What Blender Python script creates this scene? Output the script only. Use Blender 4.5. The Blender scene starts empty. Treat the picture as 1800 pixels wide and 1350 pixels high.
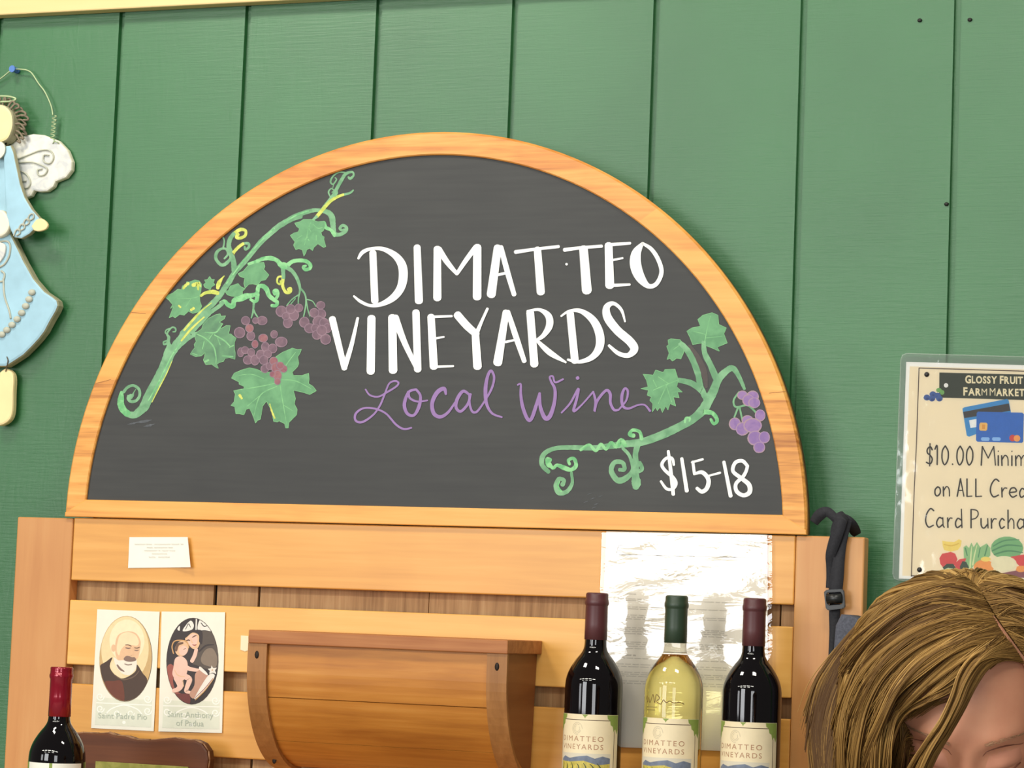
import bpy, bmesh, math, random
from mathutils import Vector, Matrix
from mathutils.geometry import tessellate_polygon
random.seed(7)
SC = bpy.context.scene
COL = SC.collection

# ---------------------------------------------------------------- camera
F_PX = 4718.4
YAW, PITCH, ROLL = math.radians(20.9434), math.radians(5.0712), math.radians(2.1869)
CAM = Vector((1.2, -3.3665, 1.5))
def cam_axes():
    cy, sy, cp, sp = math.cos(YAW), math.sin(YAW), math.cos(PITCH), math.sin(PITCH)
    f = Vector((-sy*cp, cy*cp, sp)); r = Vector((cy, sy, 0)); u = r.cross(f)
    cr, sr = math.cos(ROLL), math.sin(ROLL)
    return cr*r + sr*u, -sr*r + cr*u, f
AR, AU, AF = cam_axes()
def ray(x, y):
    return AR*((x-900)/F_PX) + AU*((675-y)/F_PX) + AF
def at(x, y, Y):
    """the point of the upright plane at world depth Y that the photograph shows at (x, y)"""
    d = ray(x, y)
    return CAM + d*((Y-CAM.y)/d.y)
def at_depth(x, y, dist):
    return CAM + ray(x, y)*dist
cam = bpy.data.cameras.new('camera'); cam_o = bpy.data.objects.new('camera', cam); COL.objects.link(cam_o)
cam.sensor_width = 36; cam.lens = F_PX/1800*36; cam.clip_start = .05
cam_o.matrix_world = Matrix.Translation(CAM) @ Matrix((AR, AU, -AF)).transposed().to_4x4()
SC.camera = cam_o

# ---------------------------------------------------------------- light and exposure
SC.view_settings.view_transform = 'Standard'; SC.view_settings.look = 'None'
SC.view_settings.gamma = 1; SC.view_settings.use_curve_mapping = False
SC.view_settings.exposure = -0.6
W = bpy.data.worlds.new('world'); SC.world = W; W.use_nodes = True
W.node_tree.nodes['Background'].inputs[0].default_value = (1.0, .95, .88, 1)
W.node_tree.nodes['Background'].inputs[1].default_value = .22
def area(name, loc, target, sx, sy, power, color=(1, .95, .87)):
    l = bpy.data.lights.new(name, 'AREA'); l.shape = 'RECTANGLE'; l.size = sx; l.size_y = sy
    l.energy = power; l.color = color
    o = bpy.data.objects.new(name, l); COL.objects.link(o); o.location = loc
    o.rotation_euler = (Vector(target)-Vector(loc)).to_track_quat('-Z', 'Y').to_euler()
    return o
# ceiling fittings near the wall, rows of them further into the room, daylight through the shop front
area('ceiling_lamp', (-.9, -1.0, 3.15), (-.4, 0, 1.7), .45, .2, 23, (1, .94, .84))
area('ceiling_lamp', (.8, -1.1, 3.2), (.5, 0, 1.6), .45, .2, 22, (1, .94, .84))
for i, (x, y) in enumerate(((-3.4, -4.3), (-2.2, -4.3), (-1.0, -4.3), (.2, -4.3), (1.4, -4.3), (-2.8, -5.6), (-1.2, -5.6), (.4, -5.6))):
    area('ceiling_lamp', (x, y, 3.3), (x, y+.25, 0), .9, .3, 50, (1, .97, .86))
area('shop_front_daylight', (-2.35, -7.3, 2.15), (.1, 0, 1.5), 2.05, 1.9, 205, (.97, .98, 1))
area('shop_front_daylight', (-5.2, -7.2, 1.95), (-.3, 0, 1.5), 1.2, 1.5, 60, (.97, .98, 1))
area('shop_front_daylight', (2.6, -7.2, 1.9), (.2, 0, 1.5), 1.6, 1.6, 100, (.97, .98, 1))

# ---------------------------------------------------------------- materials
def srgb(r, g, b):
    f = lambda c: (c/255/12.92) if c/255 <= .04045 else ((c/255+.055)/1.055)**2.4
    return (f(r), f(g), f(b), 1)
MATS = {}
def new_mat(name):
    m = bpy.data.materials.new(name); m.use_nodes = True; MATS[name] = m
    nt = m.node_tree; return m, nt, nt.nodes['Principled BSDF']
def N(nt, kind, **kw):
    n = nt.nodes.new(kind)
    for k, v in kw.items():
        if k.startswith('i_'): n.inputs[k[2:].replace('_', ' ')].default_value = v
        else: setattr(n, k, v)
    return n
def plain(name, rgb, rough=.6, spec=.4, metal=0, coat=0, var=.0, scale=60, bump=0, bscale=300):
    """one colour with a little mottling of its own"""
    m, nt, p = new_mat(name)
    c = srgb(*rgb)
    p.inputs['Roughness'].default_value = rough; p.inputs['Metallic'].default_value = metal
    p.inputs['Specular IOR Level'].default_value = spec; p.inputs['Coat Weight'].default_value = coat
    tc = N(nt, 'ShaderNodeTexCoord')
    if var:
        no = N(nt, 'ShaderNodeTexNoise', i_Scale=scale, i_Detail=4.0)
        nt.links.new(tc.outputs['Object'], no.inputs['Vector'])
        r = N(nt, 'ShaderNodeValToRGB')
        r.color_ramp.elements[0].position = .3; r.color_ramp.elements[1].position = .7
        r.color_ramp.elements[0].color = tuple(x*(1-var) for x in c[:3])+(1,)
        r.color_ramp.elements[1].color = tuple(min(1, x*(1+var)) for x in c[:3])+(1,)
        nt.links.new(no.outputs['Fac'], r.inputs['Fac']); nt.links.new(r.outputs['Color'], p.inputs['Base Color'])
    else: p.inputs['Base Color'].default_value = c
    if bump:
        no = N(nt, 'ShaderNodeTexNoise', i_Scale=bscale, i_Detail=3.0)
        nt.links.new(tc.outputs['Object'], no.inputs['Vector'])
        b = N(nt, 'ShaderNodeBump', i_Strength=bump, i_Distance=.002)
        nt.links.new(no.outputs['Fac'], b.inputs['Height']); nt.links.new(b.outputs['Normal'], p.inputs['Normal'])
    return m
def two_tone(name, a, b, scale=90, rough=.6, lo=.42, hi=.58, spec=.3):
    """brushed paint of two tones"""
    m, nt, p = new_mat(name)
    tc = N(nt, 'ShaderNodeTexCoord'); no = N(nt, 'ShaderNodeTexNoise', i_Scale=scale, i_Detail=5.0, i_Distortion=.6)
    nt.links.new(tc.outputs['Object'], no.inputs['Vector'])
    r = N(nt, 'ShaderNodeValToRGB'); r.color_ramp.elements[0].position = lo; r.color_ramp.elements[1].position = hi
    r.color_ramp.elements[0].color = srgb(*a); r.color_ramp.elements[1].color = srgb(*b)
    nt.links.new(no.outputs['Fac'], r.inputs['Fac']); nt.links.new(r.outputs['Color'], p.inputs['Base Color'])
    p.inputs['Roughness'].default_value = rough; p.inputs['Specular IOR Level'].default_value = spec
    return m
def wood(name, dark, mid, light, axis='X', scale=1.0, rough=.38, coat=.25, seed=0, contrast=.5, fine=.5):
    m, nt, p = new_mat(name)
    tc = N(nt, 'ShaderNodeTexCoord'); mp = N(nt, 'ShaderNodeMapping')
    s = {'X': (1.3, 26, 26), 'Z': (26, 26, 1.3), 'Y': (26, 1.3, 26)}[axis]
    mp.inputs['Scale'].default_value = [v*scale for v in s]; mp.inputs['Location'].default_value = (seed*3.1, seed*1.7, seed*2.3)
    nt.links.new(tc.outputs['Object'], mp.inputs['Vector'])
    n1 = N(nt, 'ShaderNodeTexNoise', i_Scale=1.0, i_Detail=6.0, i_Roughness=.6, i_Distortion=1.6)
    nt.links.new(mp.outputs['Vector'], n1.inputs['Vector'])
    n2 = N(nt, 'ShaderNodeTexNoise', i_Scale=6.0*scale, i_Detail=3.0, i_Distortion=.4)
    mp2 = N(nt, 'ShaderNodeMapping'); mp2.inputs['Location'].default_value = (seed, seed*2, seed)
    nt.links.new(tc.outputs['Object'], mp2.inputs['Vector']); nt.links.new(mp2.outputs['Vector'], n2.inputs['Vector'])
    n3 = N(nt, 'ShaderNodeTexNoise', i_Scale=6.0, i_Detail=3.0, i_Distortion=.5)
    nt.links.new(mp.outputs['Vector'], n3.inputs['Vector'])
    a1 = N(nt, 'ShaderNodeMath', operation='MULTIPLY_ADD'); a1.inputs[1].default_value = contrast; nt.links.new(n1.outputs['Fac'], a1.inputs[0])
    a2 = N(nt, 'ShaderNodeMath', operation='MULTIPLY_ADD'); a2.inputs[1].default_value = .35; nt.links.new(n2.outputs['Fac'], a2.inputs[0])
    a3 = N(nt, 'ShaderNodeMath', operation='MULTIPLY'); a3.inputs[1].default_value = fine*.42; nt.links.new(n3.outputs['Fac'], a3.inputs[0])
    nt.links.new(a3.outputs[0], a2.inputs[2]); nt.links.new(a2.outputs[0], a1.inputs[2])
    mid_v = .5*(contrast+.35+fine*.42)
    r = N(nt, 'ShaderNodeValToRGB'); e = r.color_ramp.elements
    e[0].position = mid_v-.24; e[1].position = mid_v+.22
    e[0].color = srgb(*dark); e[1].color = srgb(*light)
    x = e.new(mid_v); x.color = srgb(*mid)
    nt.links.new(a1.outputs[0], r.inputs['Fac']); nt.links.new(r.outputs['Color'], p.inputs['Base Color'])
    b = N(nt, 'ShaderNodeBump', i_Strength=.12, i_Distance=.001)
    nt.links.new(a1.outputs[0], b.inputs['Height']); nt.links.new(b.outputs['Normal'], p.inputs['Normal'])
    p.inputs['Roughness'].default_value = rough; p.inputs['Coat Weight'].default_value = coat*.3; p.inputs['Coat Roughness'].default_value = .25; p.inputs['Specular IOR Level'].default_value = .35
    return m

# ---------------------------------------------------------------- building helpers
OFF = {}
def empty(name, loc, label=None, cat=None, group=None):
    o = bpy.data.objects.new(name, None); COL.objects.link(o); o.location = loc; OFF[o.name] = Vector(loc)
    o.empty_display_size = .02
    tag(o, label, cat, group); return o
def tag(o, label=None, cat=None, group=None, kind=None):
    for k, v in (('label', label), ('category', cat), ('group', group), ('kind', kind)):
        if v: o[k] = v
    return o
def link(name, me, mats, parent=None, base=None, smooth=False, label=None):
    """me holds world coordinates; the object's origin is its thing's base"""
    off = OFF[parent.name] if parent else Vector(base if base else (0, 0, 0))
    for v in me.vertices: v.co -= off
    for m in (mats if isinstance(mats, (list, tuple)) else [mats]): me.materials.append(m)
    o = bpy.data.objects.new(name, me); COL.objects.link(o)
    if parent: o.parent = parent
    else: o.location = off
    OFF[o.name] = off
    if smooth:
        for p in me.polygons: p.use_smooth = True
    if label: o['label'] = label
    return o
def from_bm(name, bm, mats, parent=None, base=None, smooth=False, label=None):
    me = bpy.data.meshes.new(name); bm.normal_update(); bm.to_mesh(me); bm.free()
    return link(name, me, mats, parent, base, smooth, label)
def add_box(bm, lo, hi, bevel=0, seg=2, mi=0):
    t = bmesh.new()
    vs = [t.verts.new((x, y, z)) for x in (lo[0], hi[0]) for y in (lo[1], hi[1]) for z in (lo[2], hi[2])]
    for f in ((0, 1, 3, 2), (4, 6, 7, 5), (0, 4, 5, 1), (2, 3, 7, 6), (0, 2, 6, 4), (1, 5, 7, 3)):
        t.faces.new([vs[i] for i in f])
    bmesh.ops.recalc_face_normals(t, faces=t.faces)
    if bevel: bmesh.ops.bevel(t, geom=list(t.edges), offset=bevel, segments=seg, affect='EDGES', profile=.5)
    merge(bm, t, mi)
def merge(bm, t, mi=0):
    mp = {v: bm.verts.new(v.co) for v in t.verts}
    for f in t.faces:
        try:
            g = bm.faces.new([mp[v] for v in f.verts]); g.material_index = mi; g.smooth = f.smooth
        except ValueError: pass
    t.free()
def tess(pts2):
    return tessellate_polygon([[Vector((p[0], p[1], 0)) for p in pts2]])
def add_poly(bm, pts, mi=0):
    """flat fill of world points lying in an XZ plane"""
    vs = [bm.verts.new(p) for p in pts]
    for t in tess([(p[0], p[2]) for p in pts]):
        try: f = bm.faces.new([vs[i] for i in t]); f.material_index = mi
        except ValueError: pass
def add_prism(bm, pts, y0, y1, bevel=0, mi=0, seg=2):
    """XZ outline (world points, y ignored) standing from y0 (front) back to y1"""
    t = bmesh.new()
    a = [t.verts.new((p[0], y0, p[2])) for p in pts]; b = [t.verts.new((p[0], y1, p[2])) for p in pts]
    f0 = t.faces.new(a); f1 = t.faces.new(list(reversed(b)))
    n = len(pts)
    for i in range(n): t.faces.new((a[i], b[i], b[(i+1) % n], a[(i+1) % n]))
    bmesh.ops.recalc_face_normals(t, faces=t.faces)
    if bevel:
        es = [e for e in t.edges if all(abs(v.co.y-y0) < 1e-6 for v in e.verts)]
        bmesh.ops.bevel(t, geom=es, offset=bevel, segments=seg, affect='EDGES', profile=.5)
    bmesh.ops.triangulate(t, faces=[f for f in t.faces if len(f.verts) > 4])
    merge(bm, t, mi)
def catmull(pts, n=6, closed=False):
    """smooth curve through tuples of any length"""
    out = []; L = len(pts)
    if L < 3 and not closed: 
        return [tuple(a+(b-a)*k/n for a, b in zip(pts[0], pts[1])) for k in range(n+1)]
    rng = range(L if closed else L-1)
    for i in rng:
        if closed: p0, p1, p2, p3 = pts[i-1], pts[i], pts[(i+1) % L], pts[(i+2) % L]
        else: p0, p1, p2, p3 = pts[max(i-1, 0)], pts[i], pts[i+1], pts[min(i+2, L-1)]
        for k in range(n):
            t = k/n
            out.append(tuple(.5*((2*b)+(c-a)*t+(2*a-5*b+4*c-d)*t*t+(3*b-a-3*c+d)*t**3) for a, b, c, d in zip(p0, p1, p2, p3)))
    if not closed: out.append(tuple(pts[-1]))
    return out
def add_ribbon(bm, pts, place, w=None, mi=0, n=6, cap=True, sharp=False, jag=0, drift=0):
    """a brush stroke: (x, y[, width]) tuples in picture units, laid on a surface by place(x, y)"""
    P = [tuple(p) if len(p) == 3 else (p[0], p[1], w) for p in pts]
    P = P if sharp else catmull(P, n)
    L = len(P); nor = []
    for i in range(L):
        a, b = P[max(i-1, 0)], P[min(i+1, L-1)]
        dx, dy = b[0]-a[0], b[1]-a[1]; l = math.hypot(dx, dy) or 1
        nor.append((-dy/l, dx/l))
    rows = []
    for (x, y, ww), (nx, ny) in zip(P, nor):
        h = abs(ww)/2*(1+(random.uniform(-jag, jag) if jag else 0))
        rows.append((bm.verts.new(place(x+nx*h, y+ny*h)), bm.verts.new(place(x-nx*h, y-ny*h))))
    if drift:                                   # later paint lies over earlier paint where a stroke crosses itself
        for i, q in enumerate(rows):
            for v in q: v.co.y -= drift*i/L
    for i in range(L-1):
        f = bm.faces.new((rows[i][0], rows[i][1], rows[i+1][1], rows[i+1][0])); f.material_index = mi
    if cap:
        for end, sgn in ((0, -1), (L-1, 1)):
            x, y, ww = P[end]; nx, ny = nor[end]; h = abs(ww)/2; dx, dy = ny*sgn, -nx*sgn
            mid = [bm.verts.new(place(x+nx*h*math.cos(t)+dx*h*math.sin(t)*.8, y+ny*h*math.cos(t)+dy*h*math.sin(t)*.8)) for t in [math.pi*k/5 for k in range(1, 5)]]
            f = bm.faces.new([rows[end][0]]+mid+[rows[end][1]]); f.material_index = mi
def add_blob(bm, cx, cy, rx, ry, place, mi=0, n=18, wob=0):
    vs = [bm.verts.new(place(cx+rx*math.cos(2*math.pi*k/n)*(1+random.uniform(-wob, wob)), cy+ry*math.sin(2*math.pi*k/n)*(1+random.uniform(-wob, wob)))) for k in range(n)]
    f = bm.faces.new(vs); f.material_index = mi
def zoom(x0, y0, s):
    def m(pts):
        return [(x0+p[0]/s, y0+p[1]/s)+((p[2]/s,) if len(p) > 2 else ()) for p in pts]
    return m
def add_tube(bm, pts, r, sides=8, mi=0, n=1, caps=True):
    """round bar along world points; r a number or one per point"""
    P = [Vector(p) for p in pts]; R = r if isinstance(r, (list, tuple)) else [r]*len(P)
    if n > 1:
        q = catmull([tuple(p)+(rr,) for p, rr in zip(P, R)], n); P = [Vector(t[:3]) for t in q]; R = [t[3] for t in q]
    rings = []; up = None
    for i, p in enumerate(P):
        d = (P[min(i+1, len(P)-1)]-P[max(i-1, 0)]); d = d.normalized() if d.length else Vector((0, 0, 1))
        if up is None:
            up = Vector((0, 0, 1)) if abs(d.z) < .9 else Vector((1, 0, 0))
        a = d.cross(up); a = a.normalized() if a.length > 1e-6 else Vector((1, 0, 0)); up = a.cross(d).normalized()
        rings.append([bm.verts.new(p+(a*math.cos(2*math.pi*k/sides)+up*math.sin(2*math.pi*k/sides))*R[i]) for k in range(sides)])
    for A, B in zip(rings, rings[1:]):
        for k in range(sides):
            f = bm.faces.new((A[k], A[(k+1) % sides], B[(k+1) % sides], B[k])); f.material_index = mi; f.smooth = True
    if caps:
        f = bm.faces.new(list(reversed(rings[0]))); f.material_index = mi
        f = bm.faces.new(rings[-1]); f.material_index = mi
def add_lathe(bm, prof, c, seg=48, mi=0):
    """prof: (radius, height) from bottom to top about the upright axis at c"""
    rings = []
    for r, z in prof:
        if r < 1e-5: rings.append([bm.verts.new((c[0], c[1], c[2]+z))])
        else: rings.append([bm.verts.new((c[0]+r*math.cos(2*math.pi*k/seg), c[1]+r*math.sin(2*math.pi*k/seg), c[2]+z)) for k in range(seg)])
    for A, B in zip(rings, rings[1:]):
        for k in range(seg):
            k2 = (k+1) % seg
            if len(A) == 1 and len(B) == 1: continue
            if len(A) == 1: f = bm.faces.new((A[0], B[k2], B[k]))
            elif len(B) == 1: f = bm.faces.new((A[k], A[k2], B[0]))
            else: f = bm.faces.new((A[k], A[k2], B[k2], B[k]))
            f.material_index = mi; f.smooth = True
def add_ball(bm, c, r, u=12, v=8, mi=0, sc=(1, 1, 1)):
    t = bmesh.new(); bmesh.ops.create_uvsphere(t, u_segments=u, v_segments=v, radius=1)
    for q in t.verts: q.co = Vector((c[0]+q.co.x*r*sc[0], c[1]+q.co.y*r*sc[1], c[2]+q.co.z*r*sc[2]))
    for f in t.faces: f.smooth = True
    merge(bm, t, mi)
def text_tris(s, size=1, bold=0, spacing=1.0):
    """letters as flat triangles: list of 2-D verts and faces, width"""
    c = bpy.data.curves.new('letters', 'FONT'); c.body = s; c.size = size; c.offset = bold; c.space_character = spacing
    c.resolution_u = 3
    o = bpy.data.objects.new('letters', c); COL.objects.link(o)
    dg = bpy.context.evaluated_depsgraph_get(); me = bpy.data.meshes.new_from_object(o.evaluated_get(dg))
    vs = [(v.co.x, v.co.y) for v in me.vertices]; fs = [tuple(p.vertices) for p in me.polygons]
    bpy.data.objects.remove(o); bpy.data.curves.remove(c); bpy.data.meshes.remove(me)
    return vs, fs, (min(v[0] for v in vs), max(v[0] for v in vs))
def add_text(bm, s, place, x, y, size, mi=0, align='L', sx=1.0, bold=0, spacing=1.0, slope=0):
    """letters on a surface, y growing downwards as in place()"""
    vs, fs, (a, b) = text_tris(s, size, bold, spacing)
    dx = {'L': -a, 'C': -(a+b)/2, 'R': -b}[align]
    V = [bm.verts.new(place(x+(v[0]+dx)*sx, y-v[1]+slope*(v[0]+dx)*sx)) for v in vs]
    for f in fs:
        try: g = bm.faces.new([V[i] for i in f]); g.material_index = mi
        except ValueError: pass

# ================================================================ THE SETTING
m, nt, p = new_mat('green_siding')          # rough sawn plywood siding under green paint
tc = N(nt, 'ShaderNodeTexCoord'); mp = N(nt, 'ShaderNodeMapping'); mp.inputs['Scale'].default_value = (3, 3, 60)
nt.links.new(tc.outputs['Object'], mp.inputs['Vector'])
na = N(nt, 'ShaderNodeTexNoise', i_Scale=5.0, i_Detail=8.0, i_Roughness=.65); nt.links.new(mp.outputs['Vector'], na.inputs['Vector'])
mpb = N(nt, 'ShaderNodeMapping'); mpb.inputs['Scale'].default_value = (30, 30, 7); nt.links.new(tc.outputs['Object'], mpb.inputs['Vector'])
nb = N(nt, 'ShaderNodeTexNoise', i_Scale=2.2, i_Detail=6.0, i_Roughness=.6, i_Distortion=1.5); nt.links.new(mpb.outputs['Vector'], nb.inputs['Vector'])
ncl = N(nt, 'ShaderNodeTexNoise', i_Scale=3.0, i_Detail=3.0); nt.links.new(tc.outputs['Object'], ncl.inputs['Vector'])
add = N(nt, 'ShaderNodeMath', operation='MULTIPLY_ADD'); add.inputs[1].default_value = .6
nt.links.new(nb.outputs['Fac'], add.inputs[0]); nt.links.new(na.outputs['Fac'], add.inputs[2])
b = N(nt, 'ShaderNodeBump', i_Strength=.33, i_Distance=.0022); nt.links.new(add.outputs[0], b.inputs['Height']); nt.links.new(b.outputs['Normal'], p.inputs['Normal'])
r = N(nt, 'ShaderNodeValToRGB'); r.color_ramp.elements[0].position = .35; r.color_ramp.elements[1].position = .7
r.color_ramp.elements[0].color = srgb(38, 100, 52); r.color_ramp.elements[1].color = srgb(46, 112, 60)
nt.links.new(ncl.outputs['Fac'], r.inputs['Fac']); nt.links.new(r.outputs['Color'], p.inputs['Base Color'])
p.inputs['Roughness'].default_value = .42; p.inputs['Specular IOR Level'].default_value = .8

GX = [-.719+.2032*i for i in range(-6, 14)]       # grooves every 20 cm
W0, W1, WZ0, WZ1 = -1.9, 1.9, 0.0, 3.0
bm = bmesh.new()
prof = [(W0, 0)]
for gx in GX:
    if W0 < gx < W1: prof += [(gx, 0), (gx+.0008, .007), (gx+.0082, .007), (gx+.0092, 0)]
prof.append((W1, 0))
rows = [[bm.verts.new(v) for v in ((x, y, WZ0), (x, y, WZ1), (x, .03, WZ1), (x, .03, WZ0))] for x, y in prof]
for A_, B_ in zip(rows, rows[1:]):
    for k in range(4): bm.faces.new((A_[k], B_[k], B_[(k+1) % 4], A_[(k+1) % 4]))
bm.faces.new(rows[0]); bm.faces.new(list(reversed(rows[-1])))
bmesh.ops.recalc_face_normals(bm, faces=bm.faces)
wall = from_bm('wall_back', bm, MATS['green_siding']); tag(wall, 'dark green grooved plywood wall behind the sign', 'wall', kind='structure')
wood('cream_wood', (220, 190, 126), (230, 202, 142), (236, 212, 156), 'X', .6, .5, .1, 3, .3, .3)
tz = sum(at(x, y, -.022).z for x, y in ((0, 24.5), (240, 14), (480, 3.5)))/3
bm = bmesh.new(); add_box(bm, (W0, -.022, tz), (W1, -.0005, tz+.14), .002)
trim = from_bm('trim_1', bm, MATS['cream_wood']); tag(trim, 'cream wooden trim board along the top of the green wall', 'trim', kind='structure')
plain('floor_concrete', (150, 145, 138), .7, var=.15, scale=4)
bm = bmesh.new(); add_box(bm, (-3.2, -3.9, -.05), (3.2, .0, 0))
fl = from_bm('floor', bm, MATS['floor_concrete']); tag(fl, 'grey concrete floor of the shop', 'floor', kind='structure')

# nail heads and holes in the siding
plain('dark_steel', (45, 45, 42), .5, .5, .6)
for i, (x, y, lab) in enumerate(((1617, 36, 'dark nail head high on the wall left of the rightmost groove'),
                  (1705, 35, 'dark nail head high on the wall right of the rightmost groove'),
                  (1664, 359, 'dark nail sticking out beside the groove above the payment sign'))):
    c = at(x, y, 0); bm = bmesh.new()
    add_ball(bm, (c.x, -.001, c.z), .0032, 10, 6, sc=(1, .6, .8)); add_tube(bm, [(c.x, 0, c.z), (c.x, .012, c.z)], .0012, 6)
    tag(from_bm('nail', bm, MATS['dark_steel'], base=c), lab, 'nail', 'nails in the green wall')

# ================================================================ THE CHALKBOARD SIGN
YB, YS = -.056, -.0515              # front of the frame, face of the slate
BC = Vector((-.197, 0, 1.6205)); R1, ZB = .5367, 1.6245
wood('sign_frame_wood', (204, 128, 54), (236, 168, 80), (244, 184, 98), 'X', 1.0, .4, .2, 1, .55, .8)
wood('sign_frame_red_wood', (182, 104, 44), (226, 152, 72), (240, 176, 94), 'X', 1.5, .4, .2, 33, .75, 1.0)
wood('sign_frame_worn_wood', (158, 92, 42), (230, 160, 78), (246, 190, 106), 'X', 1.2, .45, .1, 47, .7, 1.1)
m, nt, p = new_mat('slate')
tc = N(nt, 'ShaderNodeTexCoord'); mp = N(nt, 'ShaderNodeMapping'); mp.inputs['Scale'].default_value = (4, 4, 70)
nt.links.new(tc.outputs['Object'], mp.inputs['Vector'])
na = N(nt, 'ShaderNodeTexNoise', i_Scale=2.0, i_Detail=6.0); nt.links.new(mp.outputs['Vector'], na.inputs['Vector'])
nb = N(nt, 'ShaderNodeTexNoise', i_Scale=5.0, i_Detail=4.0); nt.links.new(tc.outputs['Object'], nb.inputs['Vector'])
mx = N(nt, 'ShaderNodeMath', operation='MULTIPLY'); nt.links.new(na.outputs['Fac'], mx.inputs[0]); nt.links.new(nb.outputs['Fac'], mx.inputs[1])
r = N(nt, 'ShaderNodeValToRGB'); e = r.color_ramp.elements
e[0].position = .15; e[0].color = srgb(50, 51, 50); e[1].position = .45; e[1].color = srgb(60, 61, 59)
nt.links.new(mx.outputs[0], r.inputs['Fac']); nt.links.new(r.outputs['Color'], p.inputs['Base Color'])
p.inputs['Roughness'].default_value = .55; p.inputs['Specular IOR Level'].default_value = .45
plain('joint_brown', (138, 88, 46), .6)
plain('board_edge', (96, 66, 36), .6, var=.2)
plain('white_paint', (243, 244, 240), .55, var=.035, scale=120)
plain('purple_paint', (150, 118, 172), .6, var=.08, scale=120)
two_tone('vine_paint', (104, 154, 114), (134, 184, 140), 60, lo=.35, hi=.65)
two_tone('vine_bright_paint', (108, 180, 120), (144, 208, 146), 80)
two_tone('vine_yellow_paint', (186, 200, 92), (214, 218, 110), 90)
two_tone('leaf_paint', (98, 150, 108), (114, 170, 122), 55, lo=.35, hi=.65)
two_tone('leaf_dull_paint', (92, 132, 102), (110, 160, 116), 50, lo=.35, hi=.65)
two_tone('leaf_vein_paint', (118, 178, 124), (136, 196, 136), 80)
two_tone('grape_dull_paint', (112, 90, 102), (128, 102, 114), 70)
two_tone('grape_edge_paint', (136, 112, 126), (148, 122, 134), 70)
two_tone('grape_red_paint', (138, 88, 100), (156, 108, 110), 70)
two_tone('grape_violet_paint', (138, 110, 164), (152, 122, 170), 70)
two_tone('grape_violet_edge_paint', (160, 132, 168), (168, 142, 150), 70)
plain('chalk_smear', (92, 96, 100), .8, var=.15, scale=200)
plain('brown_smear', (88, 82, 80), .8, var=.1, scale=100)

def onY_(Y): return lambda x, y: at(x, y, Y)
sign = empty('chalkboard_sign', (BC.x, -.04, ZB), 'half-round chalkboard sign in a honey wood frame standing on the wooden rack', 'sign')
R0 = .505                                            # inner radius of the frame
zi = sum(at(x, y, YB).z for x, y in ((146.6, 881), (1380.6, 902)))/2
def arc(rad, z0, n):
    a0 = math.asin((z0-BC.z)/rad)
    return [Vector((BC.x+rad*math.cos(t), 0, BC.z+rad*math.sin(t))) for t in [a0+(math.pi-2*a0)*k/n for k in range(n+1)]]
bm = bmesh.new()
O, I = arc(R1, ZB+.0005, 96), arc(R0, zi, 96)
rows = []
for a, c in zip(O, I):
    rows.append([bm.verts.new(v) for v in ((a.x, YB+.003, a.z), (a.x+(c.x-a.x)*.09, YB, a.z+(c.z-a.z)*.09), (c.x+(a.x-c.x)*.05, YB, c.z+(a.z-c.z)*.05),
                                           (c.x, YB+.0015, c.z), (c.x, YS+.001, c.z), (c.x, YS+.004, c.z), (a.x, YS+.004, a.z))])
joint = [math.atan2(q.z-BC.z, q.x-BC.x) for q in (at(1366, 690, YB), at(1150, 385, YB), at(245, 548, YB), at(182, 671, YB))]
for i, (A, B) in enumerate(zip(rows, rows[1:])):
    ang_ = math.atan2(O[i].z-BC.z, O[i].x-BC.x)
    seg = sum(ang_ > j for j in joint)               # the arch is glued up from five curved pieces
    for k in range(7): bm.faces.new((A[k], A[(k+1) % 7], B[(k+1) % 7], B[k])).material_index = (2, 0, 1, 0, 2)[seg]
bm.faces.new(rows[0]); bm.faces.new(list(reversed(rows[-1])))
bmesh.ops.recalc_face_normals(bm, faces=bm.faces)
from_bm('arched_frame', bm, [MATS['sign_frame_wood'], MATS['sign_frame_red_wood'], MATS['sign_frame_worn_wood']], sign)
for x0, y0, x1, y1 in ((1352, 691, 1382, 688), (168, 674, 195, 667), (228, 549, 256, 551)):
    bm = bmesh.new(); add_ribbon(bm, [(x0, y0, .6), (x1, y1, .6)], onY_(YB-.0003), sharp=True, cap=False)
    from_bm('glue_joint', bm, MATS['joint_brown'], sign)
bm = bmesh.new()
xl, xr = I[-1].x, I[0].x
rl = [O[-1], Vector((xl, 0, zi)), Vector((xr, 0, zi)), O[0]]
add_prism(bm, [Vector((O[-1].x+.0003, 0, ZB)), Vector((O[-1].x+.0006, 0, ZB+.006)), Vector((xl, 0, zi)), Vector((xr, 0, zi)), Vector((O[0].x-.0006, 0, ZB+.006)), Vector((O[0].x-.0003, 0, ZB))], YB-.0004, YS+.004, .0012)
from_bm('bottom_rail', bm, MATS['sign_frame_wood'], sign)
bm = bmesh.new(); add_prism(bm, arc(R1-.001, ZB+.0005, 96), YS+.0045, -.036)
from_bm('backing_board', bm, MATS['board_edge'], sign)
bm = bmesh.new(); add_prism(bm, arc(R0+.002, zi-.002, 96), YS, YS+.004)
slate = from_bm('slate_panel', bm, MATS['slate'], sign)

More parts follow.
